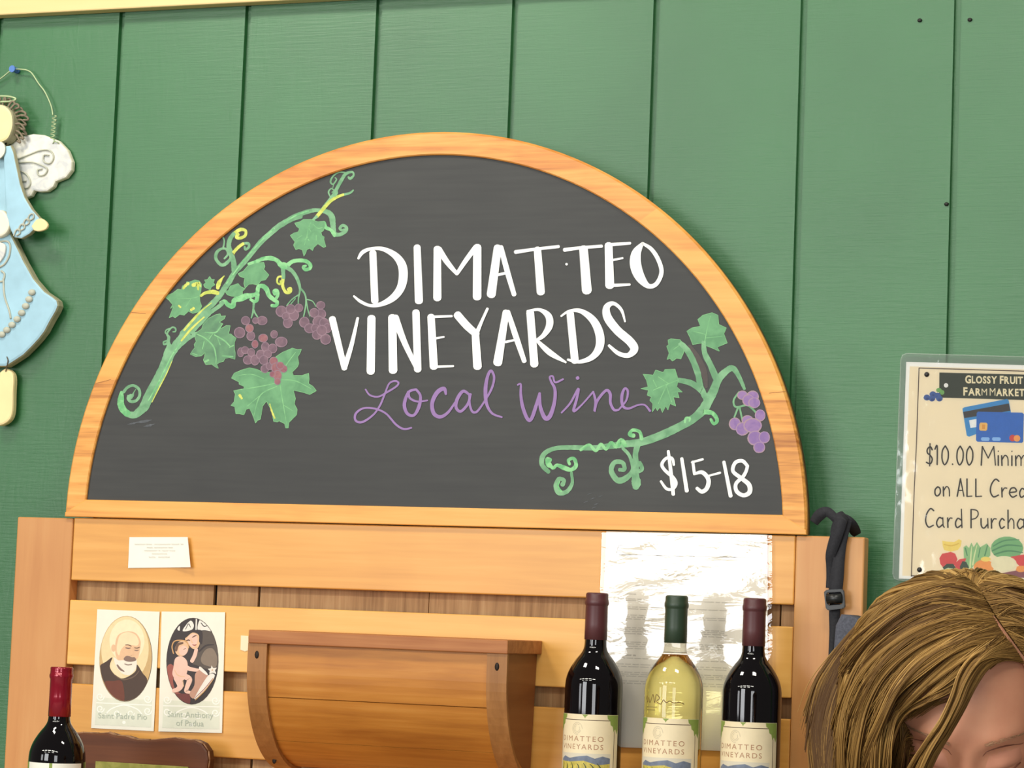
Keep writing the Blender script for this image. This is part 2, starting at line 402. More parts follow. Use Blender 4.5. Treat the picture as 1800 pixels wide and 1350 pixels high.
def onslate(k):
    Y = YS-.00025-.00008*k
    return lambda x, y: at(x, y, Y)
T = zoom(560, 400, 2.9032)
PL = onslate(6)
white = [
 [(277,128,36),(287,375,38)], [(203,158,12),(225,126,20),(270,108,16),(330,110,22),(390,142,34),(425,190,44),(432,250,46),(418,310,42),(380,358,36),(322,390,24),(265,398,16),(215,378,16),(180,350,10)],
 [(503,100,36),(512,375,42)],
 [(606,108,38),(606,360,42)], [(614,110,30),(655,175,28),(706,236,18)], [(706,236,18),(750,170,24),(800,102,26)], [(810,100,42),(809,355,44)],
 [(914,102,40),(881,342,46)], [(930,100,26),(965,230,28),(998,342,24)], [(912,242,14),(970,229,14)],
 [(1005,125,20),(1110,110,16),(1225,97,16)], [(1117,112,38),(1134,330,42)],
 [(1255,114,20),(1340,103,16),(1445,95,16)], [(1352,108,44),(1369,322,50)], [(1264,186,12),(1267,188,12)],
 [(1480,90,40),(1486,296,46)], [(1482,88,18),(1590,80,14)], [(1500,166,12),(1552,156,10)], [(1480,296,18),(1588,291,12)],
 [(1652,82,16),(1622,130,48),(1618,190,58),(1640,252,50),(1682,298,26),(1724,287,22),(1750,228,22),(1734,165,22),(1698,110,20),(1652,80,14)],
 [(70,466,36),(132,718,30)], [(132,715,28),(168,600,22),(200,462,14)],
 [(270,462,42),(266,735,42)],
 [(376,458,42),(380,730,44)], [(390,460,40),(440,590,30),(505,725,24)], [(497,432,38),(506,725,38)],
 [(574,455,38),(588,710,42)], [(572,456,14),(680,452,12)], [(594,566,12),(640,558,9)], [(584,711,14),(688,707,10)],
 [(708,445,40),(756,500,40),(806,545,36)], [(862,414,14),(832,480,16),(804,545,24)], [(800,540,38),(811,710,44)],
 [(956,432,34),(914,690,46)], [(966,430,24),(1005,550,30),(1050,682,24)], [(955,584,13),(1010,572,11)],
 [(1080,434,40),(1101,698,42)], [(1066,428,14),(1125,419,16),(1172,450,34),(1178,500,36),(1148,550,24),(1108,578,14)], [(1116,578,16),(1180,638,30),(1262,688,10)],
 [(1284,438,38),(1308,680,40)], [(1238,452,10),(1280,426,14),(1340,427,24),(1400,472,38),(1433,540,44),(1433,610,42),(1395,662,30),(1330,685,18),(1272,674,12)],
 [(1564,480,9),(1545,420,16),(1504,387,20),(1470,408,34),(1476,460,44),(1525,525,44),(1588,580,44),(1611,620,42),(1580,652,26),(1530,642,22),(1482,602,14)]]
bm = bmesh.new()
for i, s in enumerate(white): add_ribbon(bm, T(s), onslate(6+.12*i), n=8)
from_bm('title_lettering', bm, MATS['white_paint'], sign, label='white hand-painted words DIMATTEO VINEYARDS')
purple = [
 [(240,826,8),(262,855,9),(305,863,9),(350,840,10),(395,812,10),(408,793,10),(390,783,10),(360,797,9),(338,850,10),(315,905,10),(280,955,10),(225,992,12),(190,985,12),(190,950,12),(230,922,10),(290,925,10),(345,950,10),(395,1005,11),(435,1028,11),(474,1022,9)],
 [(498,826,12),(460,840,14),(438,900,18),(452,948,16),(486,958,14),(512,915,18),(520,860,14),(498,826,12)], [(458,838,14),(466,870,12),(505,888,10),(556,882,8)],
 [(650,850,12),(640,822,20),(605,842,22),(580,895,20),(588,948,20),(622,966,18),(662,942,14),(702,885,10)],
 [(772,855,12),(738,835,16),(708,875,18),(702,918,16),(726,938,14),(762,900,14),(776,850,12)], [(770,855,12),(772,905,12),(786,940,12),(810,938,12),(842,895,10)],
 [(840,898,10),(882,825,12),(896,765,12),(880,731,14),(862,762,16),(852,830,20),(858,900,16),(886,948,12),(936,968,9)],
 [(1016,803,9),(1032,800,10),(1032,850,14),(1042,915,18),(1066,976,18),(1086,976,18),(1110,910,18),(1128,846,12)], [(1128,846,14),(1132,915,18),(1156,972,22),(1182,960,22),(1204,890,18),(1206,825,16),(1188,788,12),(1180,763,10),(1196,760,10),(1208,790,10),(1248,774,10)],
 [(1240,945,9),(1285,895,11),(1326,822,12),(1316,880,14),(1302,936,14),(1340,908,9),(1402,838,10)],
 [(1402,838,10),(1414,890,14),(1408,938,12),(1422,885,14),(1466,832,14),(1488,848,16),(1490,895,14),(1508,930,14),(1532,930,10)],
 [(1532,930,9),(1570,882,10),(1578,835,12),(1562,822,12),(1548,860,16),(1552,908,14),(1580,924,12),(1630,906,9),(1665,906,9),(1692,936,12)], [(1321,766,18),(1323,770,18)]]
bm = bmesh.new()
for i, s in enumerate(purple): add_ribbon(bm, T(s), onslate(5+.12*i), n=8, drift=1.2e-4)
from_bm('script_lettering', bm, MATS['purple_paint'], sign, label='purple cursive words Local Wine')
E4 = zoom(920, 520, 3.376)
price = [
 [(893,1003,16),(882,965,18),(848,964,18),(822,1000,20),(840,1035,20),(885,1075,22),(905,1112,22),(888,1145,18),(850,1145,18),(816,1100,14)], [(860,922,18),(876,1050,22),(890,1178,22)],
 [(940,966,20),(970,1158,24)], [(1000,988,14),(1065,970,14)], [(1006,985,18),(1015,1055,18)], [(1012,1058,14),(1062,1048,24),(1098,1090,26),(1090,1140,26),(1060,1162,24),(1030,1142,20)],
 [(1100,1068,12),(1168,1050,14)], [(1190,986,20),(1230,1188,24)],
 [(1330,1010,20),(1300,980,22),(1258,990,22),(1244,1040,22),(1290,1080,24),(1338,1120,28),(1342,1165,28),(1306,1184,24),(1266,1160,24),(1262,1115,22),(1302,1075,22),(1322,1040,20),(1330,1008,20)]]
bm = bmesh.new()
for i, s in enumerate(price): add_ribbon(bm, E4(s), onslate(6+.12*i), n=8, drift=8e-5)
from_bm('price_lettering', bm, MATS['white_paint'], sign, label='white hand-painted price $15-18')

A, B, C, D = zoom(190, 550, 6.752), zoom(280, 380, 6.4286), zoom(400, 500, 5.19), zoom(480, 290, 7.106)
V_, VB, VY, VV = 0, 1, 2, 3
left_vine = [
 (A,V_,[(275,985,56),(262,1000,60),(255,1010,50)]), (A,V_,[(330,905,8),(305,945,14),(290,985,34)]),
 (A,V_,[(240,985,30),(240,1025,36),(275,1052,36),(335,1040,34),(375,980,34),(365,905,34),(300,862,32),(230,885,34),(185,940,36)]),
 (A,VB,[(160,940,36),(155,1000,70),(150,1080,80),(180,1150,80),(235,1200,80)]), (A,V_,[(225,1200,70),(310,1212,85),(378,1165,95),(430,1110,110),(480,1000,122),(560,850,124),(640,700,120),(700,560,122),(750,470,110),(830,360,108),(900,280,105),(1000,180,105),(1100,80,95),(1190,-5,85)]),
 (A,V_,[(740,480,80),(850,370,76),(950,295,66),(1060,240,40)]),
 (A,V_,[(690,560,60),(690,480,60),(720,400,50),(715,340,40),(720,290,36),(700,250,24),(730,200,20),(765,170,20),(800,185,20),(800,220,18),(770,225,16)]), (A,V_,[(700,250,20),(680,235,16),(690,205,16),(730,185,16)]), (A,V_,[(700,360,30),(665,375,20),(660,345,20),(700,330,18)]), (A,V_,[(720,370,20),(745,385,20),(720,410,20)]),
 (B,V_,[(270,1340,90),(400,1190,85),(500,1080,75),(600,990,66),(680,900,66),(720,840,60),(790,740,64),(850,640,56),(950,530,58),(1050,410,58),(1150,290,60),(1260,190,62),(1370,100,62),(1500,30,58),(1600,0,54)]),
 (D,V_,[(60,775,60),(120,740,64),(260,650,62),(380,600,56),(500,568,50),(600,570,50),(690,595,70),(735,650,74),(745,720,70),(755,800,60),(770,860,56),(830,870,46),(905,830,46),(915,780,40),(870,755,38),(835,790,36),(860,815,30),(890,800,20)]),
 (D,VB,[(640,720,40),(660,780,46),(720,810,40),(760,860,50),(770,885,40)]),
 (B,V_,[(440,1190,50),(580,1085,46),(680,1015,44),(715,975,56)]), (B,VB,[(700,980,50),(740,960,40),(775,1000,50),(830,1015,60),(850,950,56),(920,930,70),(980,905,66),(1050,895,50),(1105,870,46),(1120,800,46),(1170,790,52),(1215,830,56),(1240,895,50),(1290,940,46),(1330,970,44),(1320,1010,38),(1270,1010,36)]), (B,VB,[(1310,950,28),(1338,890,40),(1325,838,40),(1295,850,34),(1305,885,30)]),
 (B,VB,[(1010,540,30),(1100,510,38),(1180,480,46),(1260,475,52),(1330,500,46),(1370,545,62),(1410,560,82),(1440,560,60)]), (B,VB,[(1440,565,52),(1500,515,45),(1580,500,44),(1660,510,44),(1705,550,44),(1700,590,40),(1650,603,40),(1628,572,34),(1660,560,24)]),
 (B,V_,[(1400,560,62),(1400,620,46),(1405,700,40)]), (B,VY,[(1404,680,40),(1392,770,36),(1410,830,34),(1440,865,34),(1482,852,34),(1482,815,32),(1455,830,34)]), (B,VY,[(1390,680,24),(1342,690,22),(1333,748,22),(1365,770,20),(1368,730,14)]),
 (B,VB,[(1110,880,50),(1100,950,46),(1070,962,36),(1030,940,30)]), (B,V_,[(1072,960,30),(1066,1010,26),(1060,1080,22),(1040,1150,14)]), (B,V_,[(1068,1060,20),(1085,1100,18),(1112,1140,14)]),
 (B,V_,[(1440,580,50),(1500,620,44),(1550,690,40),(1578,760,36),(1590,830,24),(1575,920,16),(1570,1000,14)]), (B,V_,[(1572,890,16),(1500,940,14),(1440,1010,12)]), (B,V_,[(1540,930,12),(1480,1000,12)]), (B,V_,[(1590,810,22),(1640,870,20),(1658,940,18),(1650,1040,16),(1630,1140,14)]), (B,V_,[(1658,940,16),(1680,1060,14),(1702,1130,12)]), (B,V_,[(1660,940,14),(1730,960,12),(1770,1020,12)]),
 (B,VY,[(470,900,30),(520,868,34),(600,855,46),(660,870,46)]), (B,VY,[(660,815,36),(675,755,50),(712,700,20),(735,675,12)]),
 (B,V_,[(845,615,60),(840,520,60),(810,420,60),(785,340,52),(800,260,50),(845,195,44)]), (B,VY,[(820,225,40),(860,185,42),(920,150,40),(975,165,34),(970,220,34),(915,247,36),(868,240,30),(890,205,40)]), (B,VY,[(800,490,30),(840,410,36),(900,345,36),(950,310,34)]), (B,V_,[(940,312,32),(1005,308,30),(1012,350,30),(975,375,30),(965,345,22)]),
 (B,V_,[(800,490,34),(740,545,40),(690,545,36),(640,480,36),(650,410,36),(700,370,28),(755,372,26),(775,430,24),(735,480,20)]), (B,V_,[(720,365,20),(735,290,18),(720,240,16),(690,230,14)]),
 (D,V_,[(470,710,22),(545,645,40)]), (D,VY,[(545,645,44),(600,582,44),(660,510,42),(720,450,40),(800,400,36),(880,370,32)]), (D,V_,[(870,372,32),(960,350,28),(1002,315,20)]),
 (D,V_,[(610,560,40),(680,470,40),(750,380,40),(800,290,44),(860,180,44),(910,110,40),(990,88,26),(1006,130,26),(965,170,34),(940,150,22)]), (D,V_,[(900,95,20),(820,92,20),(750,140,20),(718,210,22),(750,240,18),(792,185,18),(775,158,14)]), (D,V_,[(718,400,18),(693,340,20),(725,295,16),(762,320,16),(735,342,12)]), (D,V_,[(745,285,10),(762,235,10)]), (D,V_,[(790,310,20),(800,350,24),(770,390,24)]),
]
def paint(name, strokes, k, label, jag=0):
    bm = bmesh.new()
    for i, (z, mi, pts) in enumerate(strokes): add_ribbon(bm, z(pts), onslate(k+.02*i), mi=mi, n=6, jag=jag, drift=3e-5)
    return from_bm(name, bm, [MATS[q] for q in ('vine_paint', 'vine_bright_paint', 'vine_yellow_paint', 'leaf_vein_paint')], sign, label=label)
paint('painted_vine', left_vine, 1.5, 'tall painted green vine with curling tendrils', .06)
hl = [(A,VB,[(480,1040,14),(570,880,16),(680,660,16),(760,500,14),(860,360,12)]), (A,VY,[(520,1060,10),(600,900,14),(690,730,12),(760,570,8)]), (A,VY,[(870,330,20),(960,220,26),(1060,120,20),(1140,50,16)]), (B,VY,[(280,1290,24),(400,1150,26),(500,1050,14),(590,980,10)]), (B,VB,[(760,760,14),(900,570,14),(1060,380,14),(1180,250,16),(1300,140,14)]), (B,VB,[(1000,540,14),(1080,515,22),(1160,490,20)]), (D,VB,[(140,715,16),(300,625,18),(440,575,16)])]
bm = bmesh.new()
for z, mi, pts in hl: add_ribbon(bm, z(pts), onslate(3.2), mi=mi)
from_bm('painted_highlight', bm, [MATS[q] for q in ('vine_paint', 'vine_bright_paint', 'vine_yellow_paint')], sign, label='light yellow-green brush strokes along the tall vine')

def leaf(z, pts, veins=(), dull=False, yellow=(), k=2.4):
    bm = bmesh.new(); pl = onslate(k); q = z(pts)
    add_poly(bm, [pl(*t) for t in q], 0)
    L = len(q)                                            # dry-brush rim
    for i in range(0, L):
        a, c = q[i], q[(i+1) % L]
        w = 7/6.5*.7
        add_ribbon(bm, [(a[0], a[1], w), (c[0], c[1], w)], onslate(k+.25), mi=1, sharp=True, cap=False)
    for v in veins: add_ribbon(bm, [q_[:2]+(q_[2]*.6,) for q_ in z(v)], onslate(k+.45), mi=1)
    for v in yellow: add_ribbon(bm, z(v), onslate(k+.35), mi=2, jag=.25)
    return from_bm('painted_leaf', bm, [MATS['leaf_dull_paint' if dull else 'leaf_paint'], MATS['leaf_vein_paint'], MATS['vine_yellow_paint']], sign)
leaf(D, [(270,725),(330,710),(380,680),(480,680),(560,710),(640,700),(650,760),(630,820),(600,840),(610,880),(640,900),(635,930),(660,1020),(630,1030),(560,985),(510,1030),(495,1070),(455,1040),(420,1060),(410,1095),(385,1140),(365,1060),(320,1045),(285,1060),(255,1000),(275,960),(250,930),(215,880),(260,850),(315,835),(330,795),(295,770)],
     [[(470,720,12),(440,800,14),(420,900,12),(390,1000,10)],[(470,830,10),(440,780,22)],[(390,940,10),(430,900,16)],[(540,880,16),(540,940,14)],[(500,740,10),(560,790,16),(620,780,10)],[(440,930,24),(450,945,20)],[(360,880,10),(300,920,14)]])
leaf(B, [(60,910),(150,870),(210,825),(250,830),(260,790),(300,770),(310,740),(340,745),(400,720),(450,730),(480,770),(470,850),(455,900),(460,960),(480,1020),(450,1080),(380,1100),(330,1075),(280,1120),(230,1110),(180,1150),(150,1130),(110,1150),(130,1100),(160,1020),(125,1045),(150,1000),(110,950)],
     [[(440,910,12),(340,930,10),(200,930,6)],[(360,930,8),(300,1020,8)]], yellow=[[(270,820,20),(300,780,34),(330,760,30)],[(380,780,40),(430,770,44),(440,830,20)],[(450,750,20),(470,800,12)],[(360,1060,30),(390,1040,30)],[(220,1010,20),(240,1030,20)]])
leaf(B, [(500,775),(525,750),(510,720),(545,715),(570,680),(590,715),(625,715),(610,750),(630,775),(590,800),(575,835),(550,820),(515,805)])
leaf(B, [(890,650),(950,620),(1000,560),(1080,530),(1180,520),(1195,570),(1180,600),(1240,665),(1200,720),(1150,730),(1110,780),(1060,765),(1010,770),(970,815),(955,760),(965,700),(910,680)], k=1.2)
leaf(B, [(740,850),(780,840),(800,790),(850,775),(890,760),(920,795),(970,820),(940,850),(940,890),(880,910),(820,905),(770,890)], k=1.2)
leaf(A, [(1040,240),(1110,190),(1130,130),(1200,60),(1280,20),(1330,10),(1340,40),(1395,35),(1380,70),(1320,110),(1365,130),(1300,200),(1370,170),(1400,150),(1450,150),(1440,210),(1430,250),(1460,250),(1480,270),(1520,300),(1500,350),(1500,430),(1510,480),(1505,550),(1440,530),(1390,540),(1370,575),(1320,590),(1290,610),(1310,660),(1270,640),(1230,610),(1160,615),(1130,560),(1145,520),(1150,470),(1110,510),(1040,520),(975,490),(1000,450),(1030,410),(1020,375),(1045,340),(1030,290)],
     [[(1050,250,20),(1150,300,24),(1250,400,30),(1280,520,24),(1280,600,16)],[(1150,230,14),(1280,230,30),(1360,130,12)],[(1260,260,20),(1380,330,30),(1450,400,20)],[(1140,340,20),(1120,430,14)],[(1190,560,40),(1150,580,40)],[(1360,510,20),(1480,520,30)],[(1440,410,20),(1490,385,26)],[(1000,480,20),(1060,500,20)],[(1200,310,16),(1240,250,12)],[(1300,300,14),(1330,380,18)]], dull=True)
leaf(C, [(35,855),(60,810),(130,780),(200,760),(270,775),(330,805),(380,800),(430,850),(440,660),(500,620),(590,580),(640,595),(675,590),(660,630),(640,660),(650,720),(640,750),(590,800),(600,830),(680,830),(740,810),(745,860),(740,905),(780,930),(810,970),(750,1005),(690,985),(600,965),(620,1040),(610,1090),(635,1140),(630,1190),(590,1230),(560,1260),(555,1310),(530,1310),(520,1270),(470,1245),(455,1255),(420,1250),(410,1190),(390,1130),(355,1065),(320,1110),(300,1230),(275,1240),(255,1265),(240,1220),(220,1170),(200,1130),(170,1140),(150,1190),(110,1180),(75,1180),(65,1115),(30,1105),(60,1070),(70,1000),(55,970),(150,950),(150,930),(105,910),(105,890)],
     [[(440,900,14),(300,930,14),(120,960,8)],[(450,930,12),(300,1010,14),(240,1200,6)],[(480,920,12),(500,1050,14),(540,1280,6)],[(500,870,12),(620,880,14),(760,950,6)],[(490,800,12),(560,700,14),(620,620,8)],[(330,860,12),(220,820,10),(100,830,6)],[(300,1010,8),(180,1110,8)],[(510,1100,8),(590,1150,8)]],
     yellow=[[(110,1010,24),(130,1040,20)],[(385,1090,10),(405,1160,16),(430,1220,14)]])
right_vine = [(E4,V_,p) for p in (
 [(150,1045,24),(110,1000,28),(122,940,30),(190,905,26),(300,900,28),(400,903,30),(500,893,34),(600,880,40),(700,868,44),(800,835,48),(900,790,48),(1000,735,48),(1062,680,55),(1100,620,55),(1130,560,50),(1155,500,45),(1200,450,40),(1243,430,34),(1280,480,26),(1312,552,18)],
 [(1148,500,40),(1110,410,36),(1076,340,32),(1070,270,26)], [(1085,610,36),(1052,540,36),(1035,460,36),(1000,370,36),(962,310,34),(930,280,28)], [(1065,570,34),(1000,520,36),(920,500,28)],
 [(590,905,18),(630,950,20),(650,1030,24),(612,1080,34),(560,1095,36),(522,1040,30),(540,990,28),(588,990,26),(600,1030,24),(570,1032,22)], [(680,880,36),(665,940,32),(670,1000,34),(665,1060,42),(670,1110,56),(667,1135,40)], [(690,990,24),(704,1030,24),(665,1045,24)],
 [(285,1050,18),(290,1110,20),(260,1160,26),(212,1170,28),(192,1130,26),(210,1087,24),(240,1095,24),(232,1122,26)], [(1280,570,10),(1248,620,12),(1262,660,12),(1330,650,12),(1378,690,12)], [(1275,660,12),(1252,720,10)], [(1283,660,12),(1300,740,10)])]
right_vine += [(E4,VB,p) for p in (
 [(1060,690,30),(1120,695,26),(1150,738,22),(1130,760,18),(1112,732,16)], [(958,752,12),(964,725,12),(988,725,12),(985,745,10)], [(702,850,22),(690,808,20),(650,797,20),(630,822,22),(655,830,26)],
 [(340,915,18),(390,885,18),(430,920,18),(460,880,18),(490,910,18),(520,870,18),(550,895,24),(580,862,36),(605,890,24)],
 [(150,990,24),(175,1022,20),(200,1005,20),(240,1020,28),(282,1032,24),(312,1008,24),(300,966,20),(268,975,20),(275,1000,16)], [(160,975,24),(140,968,20),(145,1005,20),(165,1010,20)], [(215,1100,10),(205,1130,12),(225,1160,12)])]
paint('painted_vine', right_vine, 2.0, 'low painted green vine above the price', .06)
bm = bmesh.new(); add_ribbon(bm, E4([(985,300,26),(1030,370,44),(1070,450,40),(1085,540,20)]), onslate(.6))
from_bm('painted_smear', bm, MATS['brown_smear'], sign, label='faint brown smear between the vine stems')
leaf(E4, [(970,210),(1000,190),(1050,180),(1035,140),(1065,115),(1120,100),(1155,115),(1160,170),(1205,190),(1190,225),(1210,280),(1150,305),(1165,330),(1120,310),(1080,295),(1060,280),(1005,290),(990,250)], [[(1075,280,8),(1090,200,8),(1110,120,5)],[(1085,230,6),(1010,210,5)],[(1085,250,6),(1180,240,5)]], k=2.2)
leaf(E4, [(850,300),(862,290),(858,262),(875,255),(905,258),(930,260),(955,300),(950,340),(935,375),(910,370),(885,388),(870,372),(852,378),(865,340)], [[(935,285,6),(890,320,5)]], k=2.2)
leaf(E4, [(710,465),(770,470),(785,440),(830,455),(840,437),(900,435),(920,500),(910,540),(945,572),(915,570),(925,605),(890,600),(905,655),(870,640),(858,678),(845,655),(825,692),(812,660),(795,682),(785,662),(765,690),(768,640),(750,620),(760,600),(735,590),(742,560),(695,551),(740,540),(730,500)], [[(915,500,8),(840,530,10),(770,560,6)],[(850,530,6),(800,640,6)],[(860,520,6),(800,480,5)],[(850,540,6),(880,630,6)],[(790,540,8),(770,500,5)]], k=2.2)

def grapes(z, balls, inner, rim, label, k=3.6, reds=(), greens=()):
    bm = bmesh.new()
    for i, (cx, cy, rx, ry) in enumerate(balls):
        (px, py), = z([(cx, cy)]); s = z([(1, 0)])[0][0]-z([(0, 0)])[0][0]
        mi = 2 if i in reds else 0
        add_blob(bm, px, py, rx*s, ry*s, onslate(k+.06*i), 1, wob=.02)
        add_blob(bm, px+.2, py-.2, rx*s*.84, ry*s*.84, onslate(k+.06*i+.03), mi)
    return from_bm('painted_grapes', bm, [MATS[inner], MATS[rim], MATS['grape_red_paint']], sign, label=label)
grapes(C, [(165,330,42,42),(315,330,50,42),(110,440,52,52),(212,470,40,45),(200,400,40,40),(255,330,30,30),(325,490,45,40),(425,455,35,38),(490,525,58,48),(250,545,32,40),(120,620,32,45),(185,690,45,42),(160,600,36,36),(215,620,36,40),(250,690,42,50),(300,640,40,45),(345,570,40,45),(410,585,45,45),(365,635,40,40),(330,690,44,44),(340,770,40,38),(385,745,36,36),(420,700,40,40),(440,760,44,48),(510,770,36,36),(455,830,40,50),(455,885,30,32),(410,820,28,28),(480,740,36,36)],
       'grape_dull_paint', 'grape_edge_paint', 'large dull purple bunch over the biggest leaf', reds=(4, 6, 9, 22, 23, 24, 25, 26, 27, 28))
grapes(C, [(490,245,52,52),(550,350,45,50),(605,280,48,52),(575,225,45,45),(650,215,40,40),(530,290,36,36)], 'grape_dull_paint', 'grape_edge_paint', 'small dull purple bunch of six grapes')
grapes(C, [(850,190,42,38),(850,270,50,48),(790,260,45,45),(700,345,48,50),(750,400,52,45),(830,340,55,55),(800,400,40,40),(880,350,45,45),(815,460,45,45),(910,400,40,45),(895,500,50,50),(860,420,50,50)], 'grape_dull_paint', 'grape_edge_paint', 'dull purple bunch touching the letter V')
grapes(E4, [(1300,590,32,28),(1360,600,38,38),(1335,620,36,36),(1370,635,36,32),(1255,760,36,38),(1405,710,32,36),(1330,740,36,32),(1300,790,40,40),(1360,770,56,45),(1375,845,46,45),(1430,840,34,36),(1400,900,36,34)], 'grape_violet_paint', 'grape_violet_edge_paint', 'violet bunch hanging above the price')
bm = bmesh.new()
for i, (x, y, w) in enumerate(((1030,882,3),(1042,876,2.5),(1048,886,3),(1036,868,2),(1056,872,2),(1044,892,2.5))):
    add_ribbon(bm, [(x-4, y+2, .4), (x, y, w*.5), (x+4, y-1, .4)], onslate(.3+.05*i), jag=.4)
from_bm('chalk_smudge', bm, MATS['chalk_smear'], sign, label='grey marks near the bottom edge of the slate')
bm = bmesh.new()
for i, (x, y, l, w) in enumerate(((235,744,22,3),(252,741,30,5),(262,748,20,4))):
    add_ribbon(bm, [(x-l/2, y+2, .6), (x, y, w), (x+l/2, y-3, .6)], onslate(.3+.05*i), jag=.3)
from_bm('chalk_smudge', bm, MATS['chalk_smear'], sign, label='grey smudge under the curled foot of the tall vine')

# ================================================================ THE WOODEN RACK
YR = -.05
wood('rack_honey', (202, 138, 60), (224, 162, 78), (236, 180, 98), 'X', .8, .35, .35, 2, .5, .5)
wood('rack_honey_pale', (216, 154, 72), (234, 176, 90), (243, 194, 112), 'X', .8, .35, .35, 5, .45, .5)
wood('rack_post_wood', (186, 122, 66), (204, 144, 84), (216, 162, 102), 'Z', .7, .4, .3, 4, .4, .4)
wood('back_panel_wood', (136, 100, 62), (176, 138, 94), (200, 166, 120), 'Z', 1.6, .6, 0, 6, .6, .9)
rack = empty('wooden_rack', (-.2, -.03, 0), 'honey-coloured wooden slat rack against the green wall, carrying the sign', 'rack')
ZT = 1.6235
def part_box(name, lo, hi, mat, parent, bev=.0016, label=None, seg=2):
    bm = bmesh.new(); add_box(bm, lo, hi, bev, seg); return from_bm(name, bm, MATS[mat], parent, label=label)
part_box('post', (-.8126, YR-.001, .0), (-.7225, YR+.022, ZT-.001), 'rack_post_wood', rack, .002)
part_box('post', (.3245, YR-.001, .0), (.4135, YR+.022, ZT), 'rack_post_wood', rack, .002)
part_box('top_rail', (-.7215, YR, 1.5356), (.3238, YR+.019, ZT), 'rack_honey', rack)
z = 1.508; i = 0
while z > .5:
    part_box('slat', (-.7215, YR, z-.09), (.3238, YR+.019, z), 'rack_honey_pale' if i % 2 == 0 else 'rack_honey', rack); z -= .1165; i += 1
px = [-.800, at(374, 1045, YR+.02).x, at(380, 1045, YR+.02).x, at(452, 1045, YR+.02).x, at(456, 1045, YR+.02).x, at(752, 1060, YR+.02).x, at(753, 1060, YR+.02).x, .3, .302, .41]
for k in range(0, len(px), 2): part_box('back_panel', (px[k], YR+.0225, .05), (px[k+1], YR+.029, 1.61), 'back_panel_wood', rack, .0005)
plain('gap_shade_black', (20, 14, 10), .8)
part_box('gap_shade_sheet', (-.79, YR+.0295, .05), (.405, YR+.034, 1.60), 'gap_shade_black', rack, 0)  # added black sheet standing in for the shade inside the panel gaps
SHELF = 1.2415
wood('shelf_wood', (170, 104, 48), (196, 128, 62), (214, 148, 82), 'X', .8, .4, .3, 8)
bm = bmesh.new(); add_box(bm, (-.05, -.21, SHELF-.02), (.41, YR-.0015, SHELF), .002)
tag(from_bm('bottle_shelf', bm, MATS['shelf_wood'], base=(.18, -.13, SHELF)), 'wooden shelf fixed to the rack under the three wine bottles', 'shelf')
# counter in front of the rack (its top is below the picture)
CT = 1.12
counter = empty('display_counter', (-.5, -.3, 0), 'wooden counter below the rack holding the bottle and the picture frame', 'counter')
part_box('counter_top', (-1.15, -.46, CT-.03), (-.2, -.06, CT), 'shelf_wood', counter, .003)
part_box('counter_body', (-1.12, -.43, 0), (-.23, -.09, CT-.03), 'rack_post_wood', counter, .003)

# ================================================================ PAPERS ON THE RACK
plain('white_paper', (244, 242, 230), .7, var=.02, scale=40)
plain('faint_ink', (170, 164, 144), .8)
plain('grey_ink', (120, 112, 106), .8)
plain('dark_ink', (66, 60, 62), .7)
plain('card_stock', (240, 236, 218), .55, var=.02, scale=50)
plain('card_scroll', (250, 248, 236), .6)
plain('card_wash', (226, 227, 206), .6, var=.03, scale=90)
plain('card_ink', (182, 190, 172), .7)
plain('tape_white', (244, 228, 190), .5)
def onY(Y): return lambda x, y: at(x, y, Y)
def scribble(bm, x0, x1, y, h, place, mi, w, slope=0):
    """one word of writing too small to read"""
    pts = []; x = x0; k = 0
    while x < x1:
        pts.append((x, y+slope*(x-x0)+(h*random.uniform(.3, .5) if k % 2 else -h*random.uniform(.3, .5)), w)); x += h*random.uniform(.25, .5); k += 1
    if len(pts) > 1: add_ribbon(bm, pts, place, mi=mi, sharp=True, cap=False)
# address card
ac = zoom(210, 930, 12.857)
def card_y(x): 
    t = max(0, (x-290)/45); return YR-.0012-.0065*t*t
cpl = lambda x, y: at(x, y, card_y(x))
bm = bmesh.new(); nx = 14
tl, tr, br, bl = ac([(225, 182), (1540, 180), (1605, 862), (195, 880)])
g = []
for j in range(5):
    v = j/4
    row = []
    for i in range(nx+1):
        u = i/nx
        x = (tl[0]*(1-u)+tr[0]*u)*(1-v)+(bl[0]*(1-u)+br[0]*u)*v; y = (tl[1]*(1-u)+tr[1]*u)*(1-v)+(bl[1]*(1-u)+br[1]*u)*v
        row.append(bm.verts.new(cpl(x, y)))
    g.append(row)
for j in range(4):
    for i in range(nx): bm.faces.new((g[j][i], g[j][i+1], g[j+1][i+1], g[j+1][i]))
bmesh.ops.recalc_face_normals(bm, faces=bm.faces)
bmesh.ops.solidify(bm, geom=list(bm.faces), thickness=.0004)
wl = lambda x, y: at(x, y, card_y(x)-.0009)
for y, ws in ((345, ((345,590),(610,740),(790,1150),(1180,1350),(1385,1440))), (420, ((620,750),(790,1080),(1110,1210))), (490, ((560,850),(880,930),(965,1100),(1130,1260))), (560, ((735,1075),)), (635, ((665,820),(880,1140)))):
    for a, b_ in ws:
        (xa, yy), (xb, _) = ac([(a, y), (b_, y)]); scribble(bm, xa, xb, yy, 2.6, wl, 1, .55)
c = at(280, 972, YR)
tag(from_bm('address_card', bm, [MATS['white_paper'], MATS['faint_ink']], base=c), 'small white address card with faint print on the top rail of the rack', 'card')

